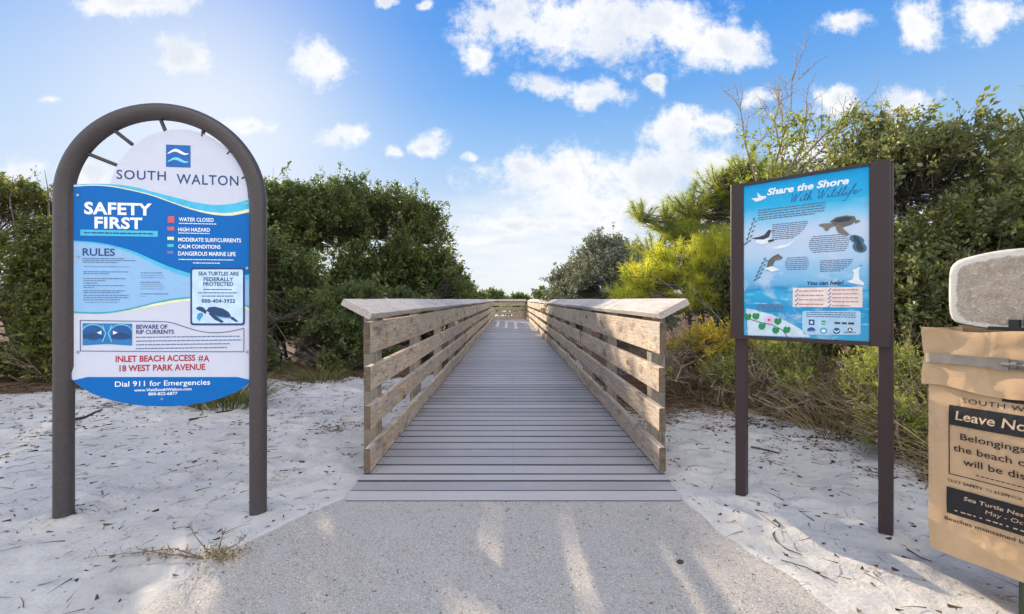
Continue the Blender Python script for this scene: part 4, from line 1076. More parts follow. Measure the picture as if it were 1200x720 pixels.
mb.box((.228, .0755, .957), (.256, .0759, .961), 1); mb.box((.228, .0755, .968), (.250, .0759, .974), 1); mb.build('sticker', [plain('sticker_blue', rgb(30, 84, 170), .4), M['p_text_white']], lid)

# ------------------------------------------------------------------ vegetation
def unit(a): return a / np.maximum(np.linalg.norm(a, axis=-1, keepdims=True), 1e-9)
def rdir(rng, n): return unit(rng.normal(size=(n, 3)))
def leaf_quads(P, D, L, wr, rng, fold=.25, droop=.12):
    n = len(P); side = unit(np.cross(D, rdir(rng, n))); nor = np.cross(side, D)
    w = (L * wr)[:, None]; L = L[:, None]
    mid = P + D * L * .48
    tip = P + D * L - np.array([0, 0, 1]) * L * droop
    v = np.stack([P, mid + side * w + nor * w * fold, tip, mid - side * w + nor * w * fold], 1).reshape(-1, 3)
    b = np.arange(n)[:, None] * 4
    f = np.concatenate([b + np.array([0, 1, 2]), b + np.array([0, 2, 3])], 1).reshape(-1, 3)
    return v, f
def segs(A, Bp, ra, rb):
    """three-sided twigs from A to Bp"""
    n = len(A); d = unit(Bp - A); ref = np.where(np.abs(d[:, 2:3]) < .9, np.array([[0, 0, 1.]]), np.array([[1., 0, 0]])); u = unit(np.cross(d, ref)); w = np.cross(d, u)
    ra = np.broadcast_to(np.asarray(ra, float), (n,)); rb = np.broadcast_to(np.asarray(rb, float), (n,))
    vs = []
    for P, r in ((A, ra), (Bp, rb)):
        for k in range(3):
            a = 2 * math.pi * k / 3; vs.append(P + (u * math.cos(a) + w * math.sin(a)) * r[:, None])
    v = np.stack(vs, 1).reshape(-1, 3); b = np.arange(n)[:, None] * 6
    f = np.concatenate([b + np.array([k, (k + 1) % 3, 3 + (k + 1) % 3, 3 + k]) for k in range(3)], 1).reshape(-1, 4)
    return v, f
def polyline_segs(paths, r0, r1):
    A = []; Bq_ = []; a = []; b = []
    for pth in paths:
        n = len(pth) - 1
        for i in range(n):
            A.append(pth[i]); Bq_.append(pth[i + 1]); a.append(r0 + (r1 - r0) * i / n); b.append(r0 + (r1 - r0) * (i + 1) / n)
    return segs(np.array(A, float), np.array(Bq_, float), np.array(a), np.array(b))
def ribbons(P, D, L, bend, w, rng, n=4):
    """thin blades or stems: bend is the sideways pull along their length"""
    m = len(P); side = unit(np.cross(D, rdir(rng, m))) * (w[:, None] / 2); st = []
    for k in range(n + 1):
        f = k / n; c = P + D * (L * f)[:, None] + bend * (L * f * f)[:, None]; tw = 1 - .85 * f
        st += [c - side * tw, c + side * tw]
    v = np.stack(st, 1).reshape(-1, 3); b = np.arange(m)[:, None] * (2 * (n + 1))
    f = np.concatenate([b + np.array([2 * k, 2 * k + 1, 2 * k + 3, 2 * k + 2]) for k in range(n)], 1).reshape(-1, 4)
    return v, f
def cat(parts):
    vs = []; fs = []; o = 0
    for v, f in parts: vs.append(v); fs.append(f + o); o += len(v)
    return np.concatenate(vs), np.concatenate(fs)

def crown_points(blobs, n, rng, shell=.5, hole=.42, hs=1.6, low=.12):
    """cluster centres through the outer part of the lobes, with holes left by a noise field"""
    vol = np.array([b[3] * b[4] + b[4] * b[5] + b[3] * b[5] for b in blobs]); pr = vol / vol.sum()
    out = []; cen = []
    while sum(len(x) for x in out) < n:
        k = rng.choice(len(blobs), size=n, p=pr); bl = np.array(blobs)[k]
        d = rdir(rng, n); d[:, 2] = np.where(d[:, 2] < -.5, -d[:, 2], d[:, 2])
        r = shell + (1 - shell) * rng.random(n) ** .6
        lump = 1 + .32 * (fbm(d[:, 0] * 2.2 + k * 7, d[:, 2] * 2.2 + d[:, 1] * 2, 71) - .47) * 2
        r = np.where(rng.random(n) < .05, r + rng.uniform(.08, .22, n), r)          # stray shoots break the outline
        p = bl[:, :3] + d * bl[:, 3:6] * (r * lump)[:, None]
        h = fbm(p[:, 0] * hs + p[:, 1] * .9, p[:, 2] * hs + p[:, 1] * .7, 77, 3)
        ok = (h > hole) & (p[:, 2] > low)
        out.append(p[ok]); cen.append(bl[ok, :3])
    return np.concatenate(out)[:n], np.concatenate(cen)[:n]

def shrub(name, label, cat_, base, blobs, n_cl, per, leaf, mat, bark, seed, wr=.2, shell=.5, hole=.42, spread=.17, group=None, stems=5, tone_shift=0.0, leafname='crown', extra_paths=None, hs=1.6, twig_r=.004, low=.12):
    rng = np.random.default_rng(seed)
    bx, by = base; bz = gz(bx, by) - .05
    blobs = [(a - bx, b_ - by, c - bz, d, e, f) for a, b_, c, d, e, f in blobs]
    root = thing(name, label, cat_, (bx, by, bz), 0, group)
    P, C = crown_points(blobs, n_cl, rng, shell, hole, hs, low)
    ax = unit(unit(P - C) + rng.normal(size=P.shape) * .55 + np.array([0, 0, .45]))
    tl = spread * rng.uniform(.6, 1.5, n_cl)
    # leaves along each twig
    f = rng.random((n_cl, per)) ** .8
    LP = (P[:, None] + ax[:, None] * (f * tl[:, None])[..., None] + rng.normal(size=(n_cl, per, 3)) * spread * .10).reshape(-1, 3)
    LD = unit(ax[:, None] * .7 + rng.normal(size=(n_cl, per, 3)) * .62 + np.array([0, 0, .12])).reshape(-1, 3)
    LL = leaf * rng.uniform(.55, 1.3, n_cl * per) * np.repeat(rng.uniform(.7, 1.3, n_cl), per)
    v, fc = leaf_quads(LP, LD, LL, wr, rng)
    ctone = np.repeat(rng.random(n_cl) * .55, per); tone = np.clip(ctone + rng.random(n_cl * per) * .45 + tone_shift, 0, 1)
    np_mesh(leafname, v, fc, mat, root, np.repeat(tone, 2))
    # stems, limbs, twigs
    paths = []; nb = len(blobs)
    for k in range(max(stems, nb)):
        b_ = blobs[k % nb]; end = np.array(b_[:3]) + rng.normal(size=3) * np.array(b_[3:6]) * .3
        st = rng.normal(size=3) * np.array([.10, .10, 0]); mid = st * .5 + end * .5 + rng.normal(size=3) * .12
        mid[2] = max(mid[2], .1)
        paths.append([st, (st + mid) / 2 + rng.normal(size=3) * .05, mid, (mid + end) / 2 + rng.normal(size=3) * .06, end])
    big = max(b_[5] for b_ in blobs)
    parts = [polyline_segs(paths, .012 + .022 * big, .010 * big)]
    anchors = np.array([q for p_ in paths for q in p_[2:]])
    pick = rng.random(n_cl) < min(1, 1400 / n_cl); Q = P[pick]
    near = anchors[np.argmin(((Q[:, None] - anchors[None]) ** 2).sum(-1), 1)]
    midp = (near + Q) / 2 + rng.normal(size=Q.shape) * .08
    parts += [segs(near, midp, .006, .0045), segs(midp, Q, .0045, twig_r * .8)]
    parts.append(segs(P, P + ax * tl[:, None], twig_r * .7, .0012))
    if extra_paths: parts.append(polyline_segs([[np.array(q) - np.array([bx, by, bz]) for q in p_] for p_ in extra_paths], .012, .003))
    v, fc = cat(parts); np_mesh('trunk', v, fc, bark, root)
    return root

M['oak_leaf'] = leaf_mat('oak_leaf', (.042, .066, .024), (.115, .150, .052), (.27, .28, .095), .40, .38)
M['oak_leaf_warm'] = leaf_mat('oak_leaf_warm', (.050, .068, .022), (.135, .155, .044), (.30, .27, .075), .42, .40)
M['holly_leaf'] = leaf_mat('holly_leaf', (.060, .080, .034), (.165, .185, .078), (.37, .34, .15), .38, .36)
M['grey_leaf'] = leaf_mat('grey_leaf', (.09, .105, .075), (.19, .21, .155), (.32, .33, .25), .2, .5)
M['pine_needle'] = leaf_mat('pine_needle', (.12, .165, .035), (.30, .34, .065), (.50, .48, .09), .45, .45)
M['pine_yellow'] = leaf_mat('pine_yellow', (.28, .31, .045), (.58, .58, .085), (.80, .72, .12), .5, .45)
M['yellow_leaf'] = leaf_mat('yellow_leaf', (.26, .24, .035), (.56, .43, .045), (.76, .56, .06), .42, .5)
M['weed_leaf'] = leaf_mat('weed_leaf', (.11, .16, .035), (.27, .31, .07), (.46, .44, .10), .42, .5)
M['grass_leaf'] = leaf_mat('grass_leaf', (.045, .065, .018), (.11, .125, .032), (.27, .23, .08), .3, .5)
M['straw'] = leaf_mat('straw', (.13, .115, .045), (.36, .26, .15), (.60, .47, .30), .2, .6)
M['far_leaf'] = leaf_mat('far_leaf', (.06, .09, .03), (.13, .17, .05), (.24, .26, .09), .3, .5)
M['bark'] = bark_mat('bark', (.09, .075, .062), (.20, .175, .15))
M['grey_twig'] = bark_mat('grey_twig', (.16, .135, .115), (.32, .28, .245))
M['pale_twig'] = bark_mat('pale_twig', (.22, .165, .12), (.46, .36, .26))
M['dark_twig'] = bark_mat('dark_twig', (.035, .026, .020), (.09, .065, .05))

# left side
shrub('oak_shrub', 'dark oak shrub at the far left edge, left of the tall sign', 'shrub', (-6.3, 6.4), [(-6.7, 6.2, 1.35, 1.0, .9, 1.15), (-5.8, 6.5, 1.15, .8, .8, 1.2), (-6.6, 5.5, .6, 1.1, .6, .65), (-5.5, 5.6, .35, .9, .4, .45)], 4900, 19, .054, M['oak_leaf_warm'], M['bark'], 101, .23, tone_shift=-.05,
      extra_paths=[[(-6.4, 6.0, 1.8), (-6.45, 5.95, 2.3), (-6.35, 5.9, 2.62)], [(-6.0, 6.0, 2.0), (-5.9, 5.9, 2.4), (-5.95, 5.9, 2.68)]])
shrub('oak_shrub', 'dark oak shrub standing behind the tall blue sign', 'shrub', (-4.6, 6.6), [(-5.0, 6.5, 1.05, 1.0, .9, 1.15), (-4.0, 6.7, .95, .9, .8, 1.1), (-4.5, 5.8, .45, 1.2, .5, .5)], 2800, 17, .054, M['oak_leaf'], M['bark'], 102, .23)
def pushed(bl, y0, k):
    """the same lobes standing farther off: y0 + k*(y - y0), grown in proportion"""
    out = []
    for x, y, z, rx, ry, rz in bl:
        y2 = y0 + k * (y - 9.6); s = y2 / y; out.append((x * s, y2, CAM_H + (z - CAM_H) * s, rx * s, ry, rz * s))
    return out
OAK = pushed([(-4.45, 8.7, 1.75, 1.2, 1.1, 1.42), (-3.5, 9.6, 1.85, 1.3, 1.2, 1.5), (-2.5, 10.4, 1.90, 1.05, 1.1, 1.45), (-2.0, 11.2, 1.05, 1.0, 1.0, 1.0), (-4.0, 8.2, .9, 1.2, .8, .9), (-2.9, 9.2, .8, 1.2, .9, .85), (-3.15, 9.3, 1.5, 1.1, .7, 1.0)], 13.4, .5)
shrub('oak_tree', 'broad dark green oak with a rounded crown left of the boardwalk', 'tree', (-4.6, 13.4), OAK, 9500, 20, .088, M['oak_leaf'], M['bark'], 103, .25, hole=.37, spread=.29, stems=9, hs=1.3,
      extra_paths=[[(-6.74, 13.16, 3.69), (-6.74, 13.08, 4.17), (-6.66, 12.99, 4.74)], [(-6.42, 13.16, 3.77), (-6.33, 13.08, 4.42), (-6.42, 13.08, 4.66)], [(-7.15, 13.16, 3.44), (-7.31, 13.08, 4.25)]])
shrub('oak_shrub', 'low dark shrub crowding the outside of the left railing near its start', 'shrub', (-2.7, 6.9), [(-3.2, 6.5, .50, .85, .6, .62), (-2.35, 7.0, .52, .75, .7, .62), (-1.9, 7.8, .5, .55, .8, .60), (-3.75, 6.6, .65, .65, .5, .75), (-3.0, 6.15, .3, .8, .35, .36)], 4600, 18, .048, M['oak_leaf'], M['bark'], 104, .23, spread=.13)
shrub('oak_shrub', 'dark shrub beyond the oak, tapering down along the left railing', 'shrub', (-2.0, 14.0), [(-2.3, 13.2, 1.0, .9, 1.2, 1.0), (-1.75, 15.0, .8, .6, 1.4, .75), (-2.2, 17.5, .85, .9, 1.5, .7)], 2000, 16, .08, M['oak_leaf'], M['bark'], 105, .25, spread=.22)
shrub('oak_shrub', 'dark shrub filling the gap between the tall sign and the oak', 'shrub', (-4.0, 7.6), [(-4.3, 7.5, 1.2, .9, .7, 1.2), (-3.5, 7.4, .8, .8, .6, .85)], 2800, 18, .056, M['oak_leaf'], M['bark'], 106, .23)
# right side
shrub('holly_shrub', 'tall dense dark green shrub behind the wildlife sign and the paper bag', 'shrub', (3.9, 4.5), [(3.72, 4.55, 1.52, .72, .75, 1.13), (4.25, 4.35, 1.40, .95, .85, 1.15), (5.2, 4.5, 1.45, .95, .9, 1.15), (3.7, 3.95, .75, .85, .55, .8), (4.5, 3.6, .75, .85, .55, .8), (3.25, 4.2, .85, .5, .5, .75)], 7000, 22, .048, M['holly_leaf'], M['bark'], 201, .27, hole=.33, spread=.15, stems=10, tone_shift=.02)
shrub('holly_shrub', 'dark thicket under the wildlife sign between its two posts', 'shrub', (2.9, 5.3), [(2.9, 5.2, .8, .65, .6, .75), (3.4, 5.6, 1.0, .7, .7, 1.0)], 2200, 17, .048, M['holly_leaf'], M['dark_twig'], 202, .26, spread=.14, tone_shift=-.1)
shrub('grey_shrub', 'silvery grey green shrub beyond the right railing, left of the pine', 'shrub', (2.0, 10.2), [(2.15, 10.1, 1.15, .9, .9, 1.18), (1.5, 11.0, .85, .62, .9, .92), (2.65, 9.4, .95, .65, .8, .95)], 4600, 18, .052, M['grey_leaf'], M['grey_twig'], 203, .28, spread=.18, hole=.30)
shrub('yellow_shrub', 'bright yellow leaved low shrub beside the right railing end', 'shrub', (2.0, 4.95), [(1.85, 4.85, .42, .34, .3, .30), (2.2, 4.8, .48, .30, .3, .28), (1.62, 5.0, .36, .22, .25, .24)], 620, 17, .038, M['yellow_leaf'], M['pale_twig'], 204, .2, spread=.13, shell=.2, hole=.40, hs=4)
shrub('weed', 'pale green leafy weed growing behind the left post of the wildlife sign', 'weed', (2.35, 4.35), [(2.2, 4.2, .30, .26, .2, .26), (2.55, 4.15, .33, .25, .2, .28)], 300, 14, .036, M['weed_leaf'], M['pale_twig'], 205, .17, spread=.13, shell=.2, hs=4)
shrub('weed', 'yellow green weed under the middle of the wildlife sign', 'weed', (2.75, 3.7), [(2.6, 3.55, .26, .20, .16, .22), (2.9, 3.5, .34, .22, .16, .24)], 240, 14, .034, M['weed_leaf'], M['pale_twig'], 206, .17, spread=.12, shell=.2, hs=4)
shrub('weed', 'straggling green weed between the wildlife sign and the paper bag', 'weed', (2.85, 3.15), [(2.72, 3.1, .26, .18, .18, .22), (3.0, 3.0, .38, .2, .18, .26)], 220, 13, .034, M['weed_leaf'], M['pale_twig'], 207, .17, spread=.12, shell=.2, hs=4)

# pines: whorls of long needles at the ends of up-curved branches
def pine(name, label, base, height, tufts, mat, seed, needle=.15, per=60, trunk_path=None, wn=.0034):
    rng = np.random.default_rng(seed); bx, by = base; bz = gz(bx, by) - .05
    root = thing(name, label, 'tree', (bx, by, bz)); o = np.array([bx, by, bz])
    tr = [np.array(p) - o for p in trunk_path]; anchors = np.array(tr)
    dense = np.array([tr[i] + (tr[i + 1] - tr[i]) * f for i in range(len(tr) - 1) for f in (0, .33, .66)])
    wood = [polyline_segs([tr], .045, .012)]; NP = []; ND = []; NL = []; tone = []
    for (p, d, s) in tufts:
        p = np.array(p) - o; d = unit(np.array(d, float))
        low = dense[dense[:, 2] < p[2] - .05]; low = low if len(low) else dense[:1]
        a = low[np.argmin(((low - p) ** 2).sum(1) + .3 * (low[:, 2] - p[2] + .4) ** 2)]
        mid = (a + p) / 2 + np.array([0, 0, -.08]) + rng.normal(size=3) * .05; pre = p - d * .22 * s
        wood.append(polyline_segs([[a, mid, pre, p]], .010, .0045))
        n = int(per * s); f = rng.random(n) ** .7
        q = pre + (p - pre) * f[:, None]
        dd = unit(d * rng.uniform(.25, 1.3, (n, 1)) + rng.normal(size=(n, 3)) * .62 + np.array([0, 0, .10]))
        NP.append(q); ND.append(dd); NL.append(needle * s ** .5 * rng.uniform(.6, 1.15, n)); tone.append(np.clip(rng.random() * .55 + rng.random(n) * .45, 0, 1))
    P = np.concatenate(NP); D = np.concatenate(ND); L = np.concatenate(NL); n = len(P)
    v, f = ribbons(P, D, L, np.tile([[0, 0, -.16]], (n, 1)) + rng.normal(size=(n, 3)) * .05, np.full(n, wn), rng, 2)
    np_mesh('crown', v, f, mat, root, np.repeat(np.concatenate(tone), 2))
    v, f = cat(wood); np_mesh('trunk', v, f, M['bark'], root)
def tuft_cloud(lobes, n, seed, up=.5):
    rng = np.random.default_rng(seed); out = []
    w = np.array([l[3] * l[5] for l in lobes]); w = w / w.sum()
    for k in rng.choice(len(lobes), n, p=w):
        l = lobes[k]; d = rdir(rng, 1)[0]; p = np.array(l[:3]) + d * np.array(l[3:6]) * rng.uniform(.45, 1.0)
        out.append((p, d + np.array([0, 0, up]), rng.uniform(.7, 1.25)))
    return out
pine('pine_tree', 'young pine with loose long green needles leaning towards the boardwalk', (2.75, 6.6), 2.6,
     tuft_cloud([(1.85, 6.4, 2.25, .30, .25, .20), (2.15, 6.4, 2.1, .3, .3, .3), (2.5, 6.4, 2.35, .35, .28, .34), (2.95, 6.5, 2.55, .5, .4, .5), (1.95, 6.3, 1.75, .35, .25, .25), (3.4, 6.4, 2.6, .45, .3, .5), (2.6, 6.3, 1.9, .6, .35, .35), (3.3, 6.3, 2.0, .4, .3, .4), (3.2, 6.2, 2.8, .35, .3, .3), (3.75, 6.3, 2.65, .4, .3, .35)], 520, 301, .7),
     M['pine_needle'], 302, .135, 74, [(2.75, 6.6, 0), (2.72, 6.55, .7), (2.62, 6.5, 1.4), (2.55, 6.45, 1.9), (2.7, 6.45, 2.35), (2.9, 6.5, 2.75)], wn=.0046)
pine('pine_tree', 'low bushy pine with bright yellow green needles behind the right railing', (2.3, 5.9), 1.8,
     tuft_cloud([(1.70, 5.9, 1.30, .36, .28, .30), (2.15, 5.8, 1.50, .48, .3, .36), (2.65, 5.8, 1.55, .45, .3, .42), (1.50, 6.0, 1.08, .28, .25, .18), (2.4, 5.7, 1.15, .5, .28, .26)], 400, 303, .7),
     M['pine_yellow'], 304, .135, 80, [(2.3, 5.9, 0), (2.3, 5.85, .5), (2.25, 5.85, .9), (2.3, 5.85, 1.4)], wn=.0046)
pine('pine_tree', 'tall thin pine shoot rising above the shrub at the right edge', (5.0, 4.9), 3.2,
     tuft_cloud([(5.15, 4.6, 2.85, .22, .2, .32), (4.95, 4.6, 2.45, .3, .2, .2), (5.3, 4.6, 2.5, .3, .2, .3)], 34, 305, .9),
     M['pine_needle'], 306, .14, 60, [(5.0, 4.9, 0), (5.0, 4.8, 1.2), (5.1, 4.7, 2.2), (5.15, 4.6, 2.9), (5.2, 4.6, 3.15)])

# nearly bare small tree with arching twigs
def bare_tree(name, label, base, limbs, seed, mat, r0=.016, tw=2.0, leafy=None):
    rng = np.random.default_rng(seed); bx, by = base; bz = gz(bx, by) - .05; o = np.array([bx, by, bz])
    root = thing(name, label, 'tree', (bx, by, bz)); parts = []; tips = []
    def grow(p, d, L, r, depth):
        n = 5; pts = [p]
        for i in range(n):
            d = unit(d + rng.normal(size=3) * .16 + np.array([0, 0, .05])); p = p + d * L / n; pts.append(p)
        parts.append(polyline_segs([pts], r, r * .5)); tips.append((pts[-1], d))
        if depth > 0:
            for k in range(int(rng.integers(3, 6))):
                i = int(rng.integers(1, n + 1)); grow(pts[i], unit(d + rng.normal(size=3) * .55 + np.array([0, 0, .12])), L * rng.uniform(.35, .62), r * .55, depth - 1)
    for pth in limbs:
        pts = [np.array(q) - o for q in pth]; parts.append(polyline_segs([pts], r0, r0 * .35))
        for i in range(1, len(pts)):
            d = unit(pts[i] - pts[i - 1])
            for k in range(int(tw * (1.5 if i > 1 else .6))): grow(pts[i - 1] + (pts[i] - pts[i - 1]) * rng.random(), unit(d + rng.normal(size=3) * .6), rng.uniform(.18, .5), r0 * .30, 1)
    v, f = cat(parts); np_mesh('branches', v, f, mat, root)
    if leafy:
        m_, ln, per, zmin = leafy; T = np.array([t_[0] for t_ in tips if t_[0][2] + bz > zmin[0] and t_[0][2] + bz < zmin[1]]); n = len(T) * per
        P = np.repeat(T, per, 0) + rng.normal(size=(n, 3)) * .03
        v, f = leaf_quads(P, rdir(rng, n), ln * rng.uniform(.6, 1.3, n), .2, rng); np_mesh('leaves', v, f, m_, root, np.repeat(rng.random(n), 2))
bare_tree('bare_tree', 'nearly bare small tree with thin arching twigs rising above the wildlife sign', (3.1, 5.8),
          [[(3.1, 5.8, 0), (3.05, 5.75, 1.2), (3.1, 5.7, 2.1), (3.25, 5.6, 2.8), (3.4, 5.6, 3.3), (3.42, 5.6, 3.75)],
           [(3.1, 5.7, 2.0), (3.4, 5.6, 2.6), (3.75, 5.5, 3.0), (4.15, 5.5, 3.25), (4.45, 5.5, 3.2), (4.7, 5.5, 3.05)],
           [(3.1, 5.7, 1.8), (3.0, 5.6, 2.4), (2.85, 5.6, 2.9), (2.8, 5.6, 3.3)], [(3.2, 5.7, 2.2), (3.55, 5.6, 2.9), (3.6, 5.6, 3.4)],
           [(3.1, 5.7, 1.9), (3.5, 5.5, 2.2), (4.0, 5.4, 2.6), (4.2, 5.4, 2.75)], [(3.2, 5.7, 2.0), (3.5, 5.5, 2.6), (3.9, 5.5, 3.0), (4.1, 5.5, 3.25)], [(3.1, 5.7, 2.0), (3.3, 5.6, 2.7), (3.2, 5.6, 3.2), (3.3, 5.6, 3.5)]], 311, M['pale_twig'], .020, 3.6, (M['weed_leaf'], .06, 9, (1.4, 3.25)))
# dead grey tangle under the pines
lim = []
rg = np.random.default_rng(5)
for k in range(26):
    x, y = rg.uniform(1.5, 3.0), rg.uniform(5.1, 6.2); a = rg.uniform(0, 6.28); h = rg.uniform(.7, 1.35); l = rg.uniform(.2, .6)
    lim.append([(x, y, 0), (x + .3 * l * math.cos(a), y + .3 * l * math.sin(a), h * .45), (x + .8 * l * math.cos(a), y + .8 * l * math.sin(a), h * .8), (x + 1.4 * l * math.cos(a), y + 1.4 * l * math.sin(a), h)])
bare_tree('dead_shrub', 'tangle of dead grey twigs beneath the yellow green pine', (2.2, 5.7), lim, 312, M['grey_twig'], .009, 2.6)

lim = []
for k in range(30):
    q_ = rg.random(); x, y = 2.15 + .75 * q_ + rg.uniform(-.1, .4), 4.5 - 1.6 * q_ + rg.uniform(-.15, .3); a = rg.uniform(0, 6.28); l = rg.uniform(.25, .6); z0 = gz(x, y)
    lim.append([(x, y, z0), (x + .3 * l * math.cos(a), y + .3 * l * math.sin(a), z0 + rg.uniform(.1, .25)), (x + l * math.cos(a), y + l * math.sin(a), z0 + rg.uniform(.15, .42)), (x + 1.5 * l * math.cos(a), y + 1.3 * l * math.sin(a), z0 + rg.uniform(.05, .40))])
bare_tree('dead_shrub', 'pale tangle of dry curved twigs under the wildlife sign along the sand edge', (2.5, 4.0), lim, 314, M['pale_twig'], .0065, 2.2)
for k, (lb, x, y, h) in enumerate((('bushy light green weed beside the left post of the wildlife sign at its foot', 2.0, 4.35, .30), ('small yellow green weed low in the dry brush in the middle under the sign', 2.42, 3.85, .24), ('small green weed at the sand edge left of the paper bag', 2.5, 2.95, .24))):
    shrub('weed', lb, 'weed', (x, y), [(x, y, gz(x, y) + h * .6, .2, .16, h * .7), (x + .22, y + .1, gz(x, y) + h * .7, .18, .15, h * .8)], 200, 14, .032, M['weed_leaf'], M['pale_twig'], 220 + k, .18, spread=.11, shell=.2, hs=4, low=.05)
# dry stems and dead grass along the right edge of the sand
rng = np.random.default_rng(41)
n = 130000; px_ = rng.uniform(1.3, 6.0, n); py_ = rng.uniform(1.9, 6.4, n)
dz = duff_at(px_, py_); ok = (rng.random(n) < np.clip(dz - .22, 0, 1) * .36 * (1 - .75 * sstep(py_, 4.3, 5.6))) & (px_ > 1.75); px_, py_ = px_[ok], py_[ok]; n = len(px_)
hgt = rng.uniform(.08, .5, n) * (.5 + .6 * fbm(px_ * 3, py_ * 3, 9)) * 1.25
D = unit(rng.normal(size=(n, 3)) * np.array([1.2, 1.2, .4]) + np.array([-.25, -.2, .70]))
v, f = ribbons(np.stack([px_, py_, ground_z(px_, py_, False) - .01], 1), D, hgt, rng.normal(size=(n, 3)) * .75 + np.array([-.1, -.1, -.2]), rng.uniform(.0026, .0075, n), rng, 5)
np_mesh('dry_brush', v, f, M['straw'], None, np.repeat(rng.random(n), 5), kind='stuff', label='dry tan stems and dead grass along the shrub edge on the right')

# grass clump behind the sign, seen between panel and right post
def grass_clump(label, x, y, n, h, mat, seed, r=.16, lean=(0, 0)):
    rng = np.random.default_rng(seed); root = thing('grass_clump', label, 'grass', (x, y, gz(x, y)))
    a = rng.random(n) * 6.283; rr = r * np.sqrt(rng.random(n)); P = np.stack([rr * np.cos(a), rr * np.sin(a), np.full(n, -.02)], 1)
    D = unit(np.stack([np.cos(a) * rr / r * .7 + lean[0], np.sin(a) * rr / r * .7 + lean[1], np.full(n, 1.0)], 1) + rng.normal(size=(n, 3)) * .2)
    L = h * rng.uniform(.5, 1.15, n); bend = np.stack([np.cos(a) * .35, np.sin(a) * .35, np.full(n, -.25)], 1) + rng.normal(size=(n, 3)) * .12
    v, f = ribbons(P, D, L, bend, rng.uniform(.004, .009, n), rng, 5); np_mesh('blades', v, f, mat, root, np.repeat(rng.random(n), 5))
grass_clump('spiky green grass clump on the sand behind the right post of the tall sign', -2.62, 4.3, 620, .46, M['grass_leaf'], 51, .26)
grass_clump('small grass clump at the foot of the oak shrubs right of the tall sign', -2.3, 5.6, 220, .34, M['grass_leaf'], 52, .2)
shrub('weed', 'leafy bright green weed at the sand edge behind the right sign post', 'weed', (2.62, 3.35), [(2.55, 3.3, .28, .2, .16, .26), (2.8, 3.4, .4, .24, .18, .26)], 260, 14, .036, M['weed_leaf'], M['pale_twig'], 208, .17, spread=.12, shell=.2, hs=4)
shrub('yellow_shrub', 'yellow green low shrub behind the left post of the wildlife sign', 'shrub', (2.5, 4.7), [(2.45, 4.65, .42, .34, .25, .3), (2.85, 4.6, .5, .34, .25, .3)], 420, 15, .036, M['yellow_leaf'], M['pale_twig'], 209, .2, spread=.13, shell=.2, hole=.40, hs=4, tone_shift=-.25)
grass_clump('tan grass clump left of the paper bag at the shrub edge', 2.75, 3.0, 260, .5, M['straw'], 53, .2)
grass_clump('tan grass clump under the right half of the wildlife sign', 2.45, 3.5, 240, .42, M['straw'], 54, .22)
# dead branches under the left shrubs
lim = []
for k in range(12):
    x, y = rg.uniform(-6.0, -4.2), rg.uniform(4.9, 5.6); a = rg.uniform(0, 6.28); l = rg.uniform(.3, .8)
    lim.append([(x, y, .05), (x + .4 * l * math.cos(a), y + .3 * l * math.sin(a), .2), (x + l * math.cos(a), y + .7 * l * math.sin(a), rg.uniform(.2, .6))])
bare_tree('dead_branches', 'dead twiggy branches lying at the foot of the far left shrubs', (-5.2, 5.3), lim, 313, M['pale_twig'], .008, 2.6)

# far scrub beyond the end of the boardwalk
far = [('small bright green tree left of centre beyond the end railing', -1.25, 33, .75, 1.15, .05), ('low green scrub just right of centre beyond the end railing', .65, 37, 1.2, .95, .03), ('bushy scrub behind the far end of the right railing', 2.0, 27, .9, 1.1, .0),
       ('dim scrub behind the far end of the left railing', -2.3, 30, 1.0, .95, -.1), ('small shrub left of the far railing corner', -2.9, 26, .8, 1.0, -.1), ('leafy scrub beyond the grey shrub', 3.0, 22, 1.2, 1.2, -.05), ('tiny treetop farthest away beyond the end railing', -.2, 48, 1.6, .85, .0)]
for k, (lb, x, y, r, h, ts) in enumerate(far):
    shrub('distant_shrub', lb, 'shrub', (x, y), [(x - r * .35, y, h * .75, r * .6, r * .6, h * .62), (x + r * .4, y, h * .65, r * .6, r * .6, h * .58)], 260, 10, .17, M['far_leaf'], M['bark'], 400 + k, .3, spread=.3, tone_shift=ts, group='scrub beyond the boardwalk')
# dune scrub that carries the horizon out of sight of the near shrubs: too small to count
rng = np.random.default_rng(8); n = 26000
a = rng.uniform(-1.3, 1.3, n); d = rng.uniform(30, 160, n); P = np.stack([np.sin(a) * d, np.cos(a) * d, -.2 + rng.random(n) * (.75 + .25 * np.sin(a * 40))], 1)
v, f = leaf_quads(P, unit(rdir(rng, n) + np.array([0, 0, .4])), d * .008 * rng.uniform(.6, 1.3, n) + .12, .3, rng)
np_mesh('dune_scrub', v, f, M['far_leaf'], None, np.repeat(rng.random(n), 2), kind='stuff', label='low dune scrub far beyond the boardwalk')

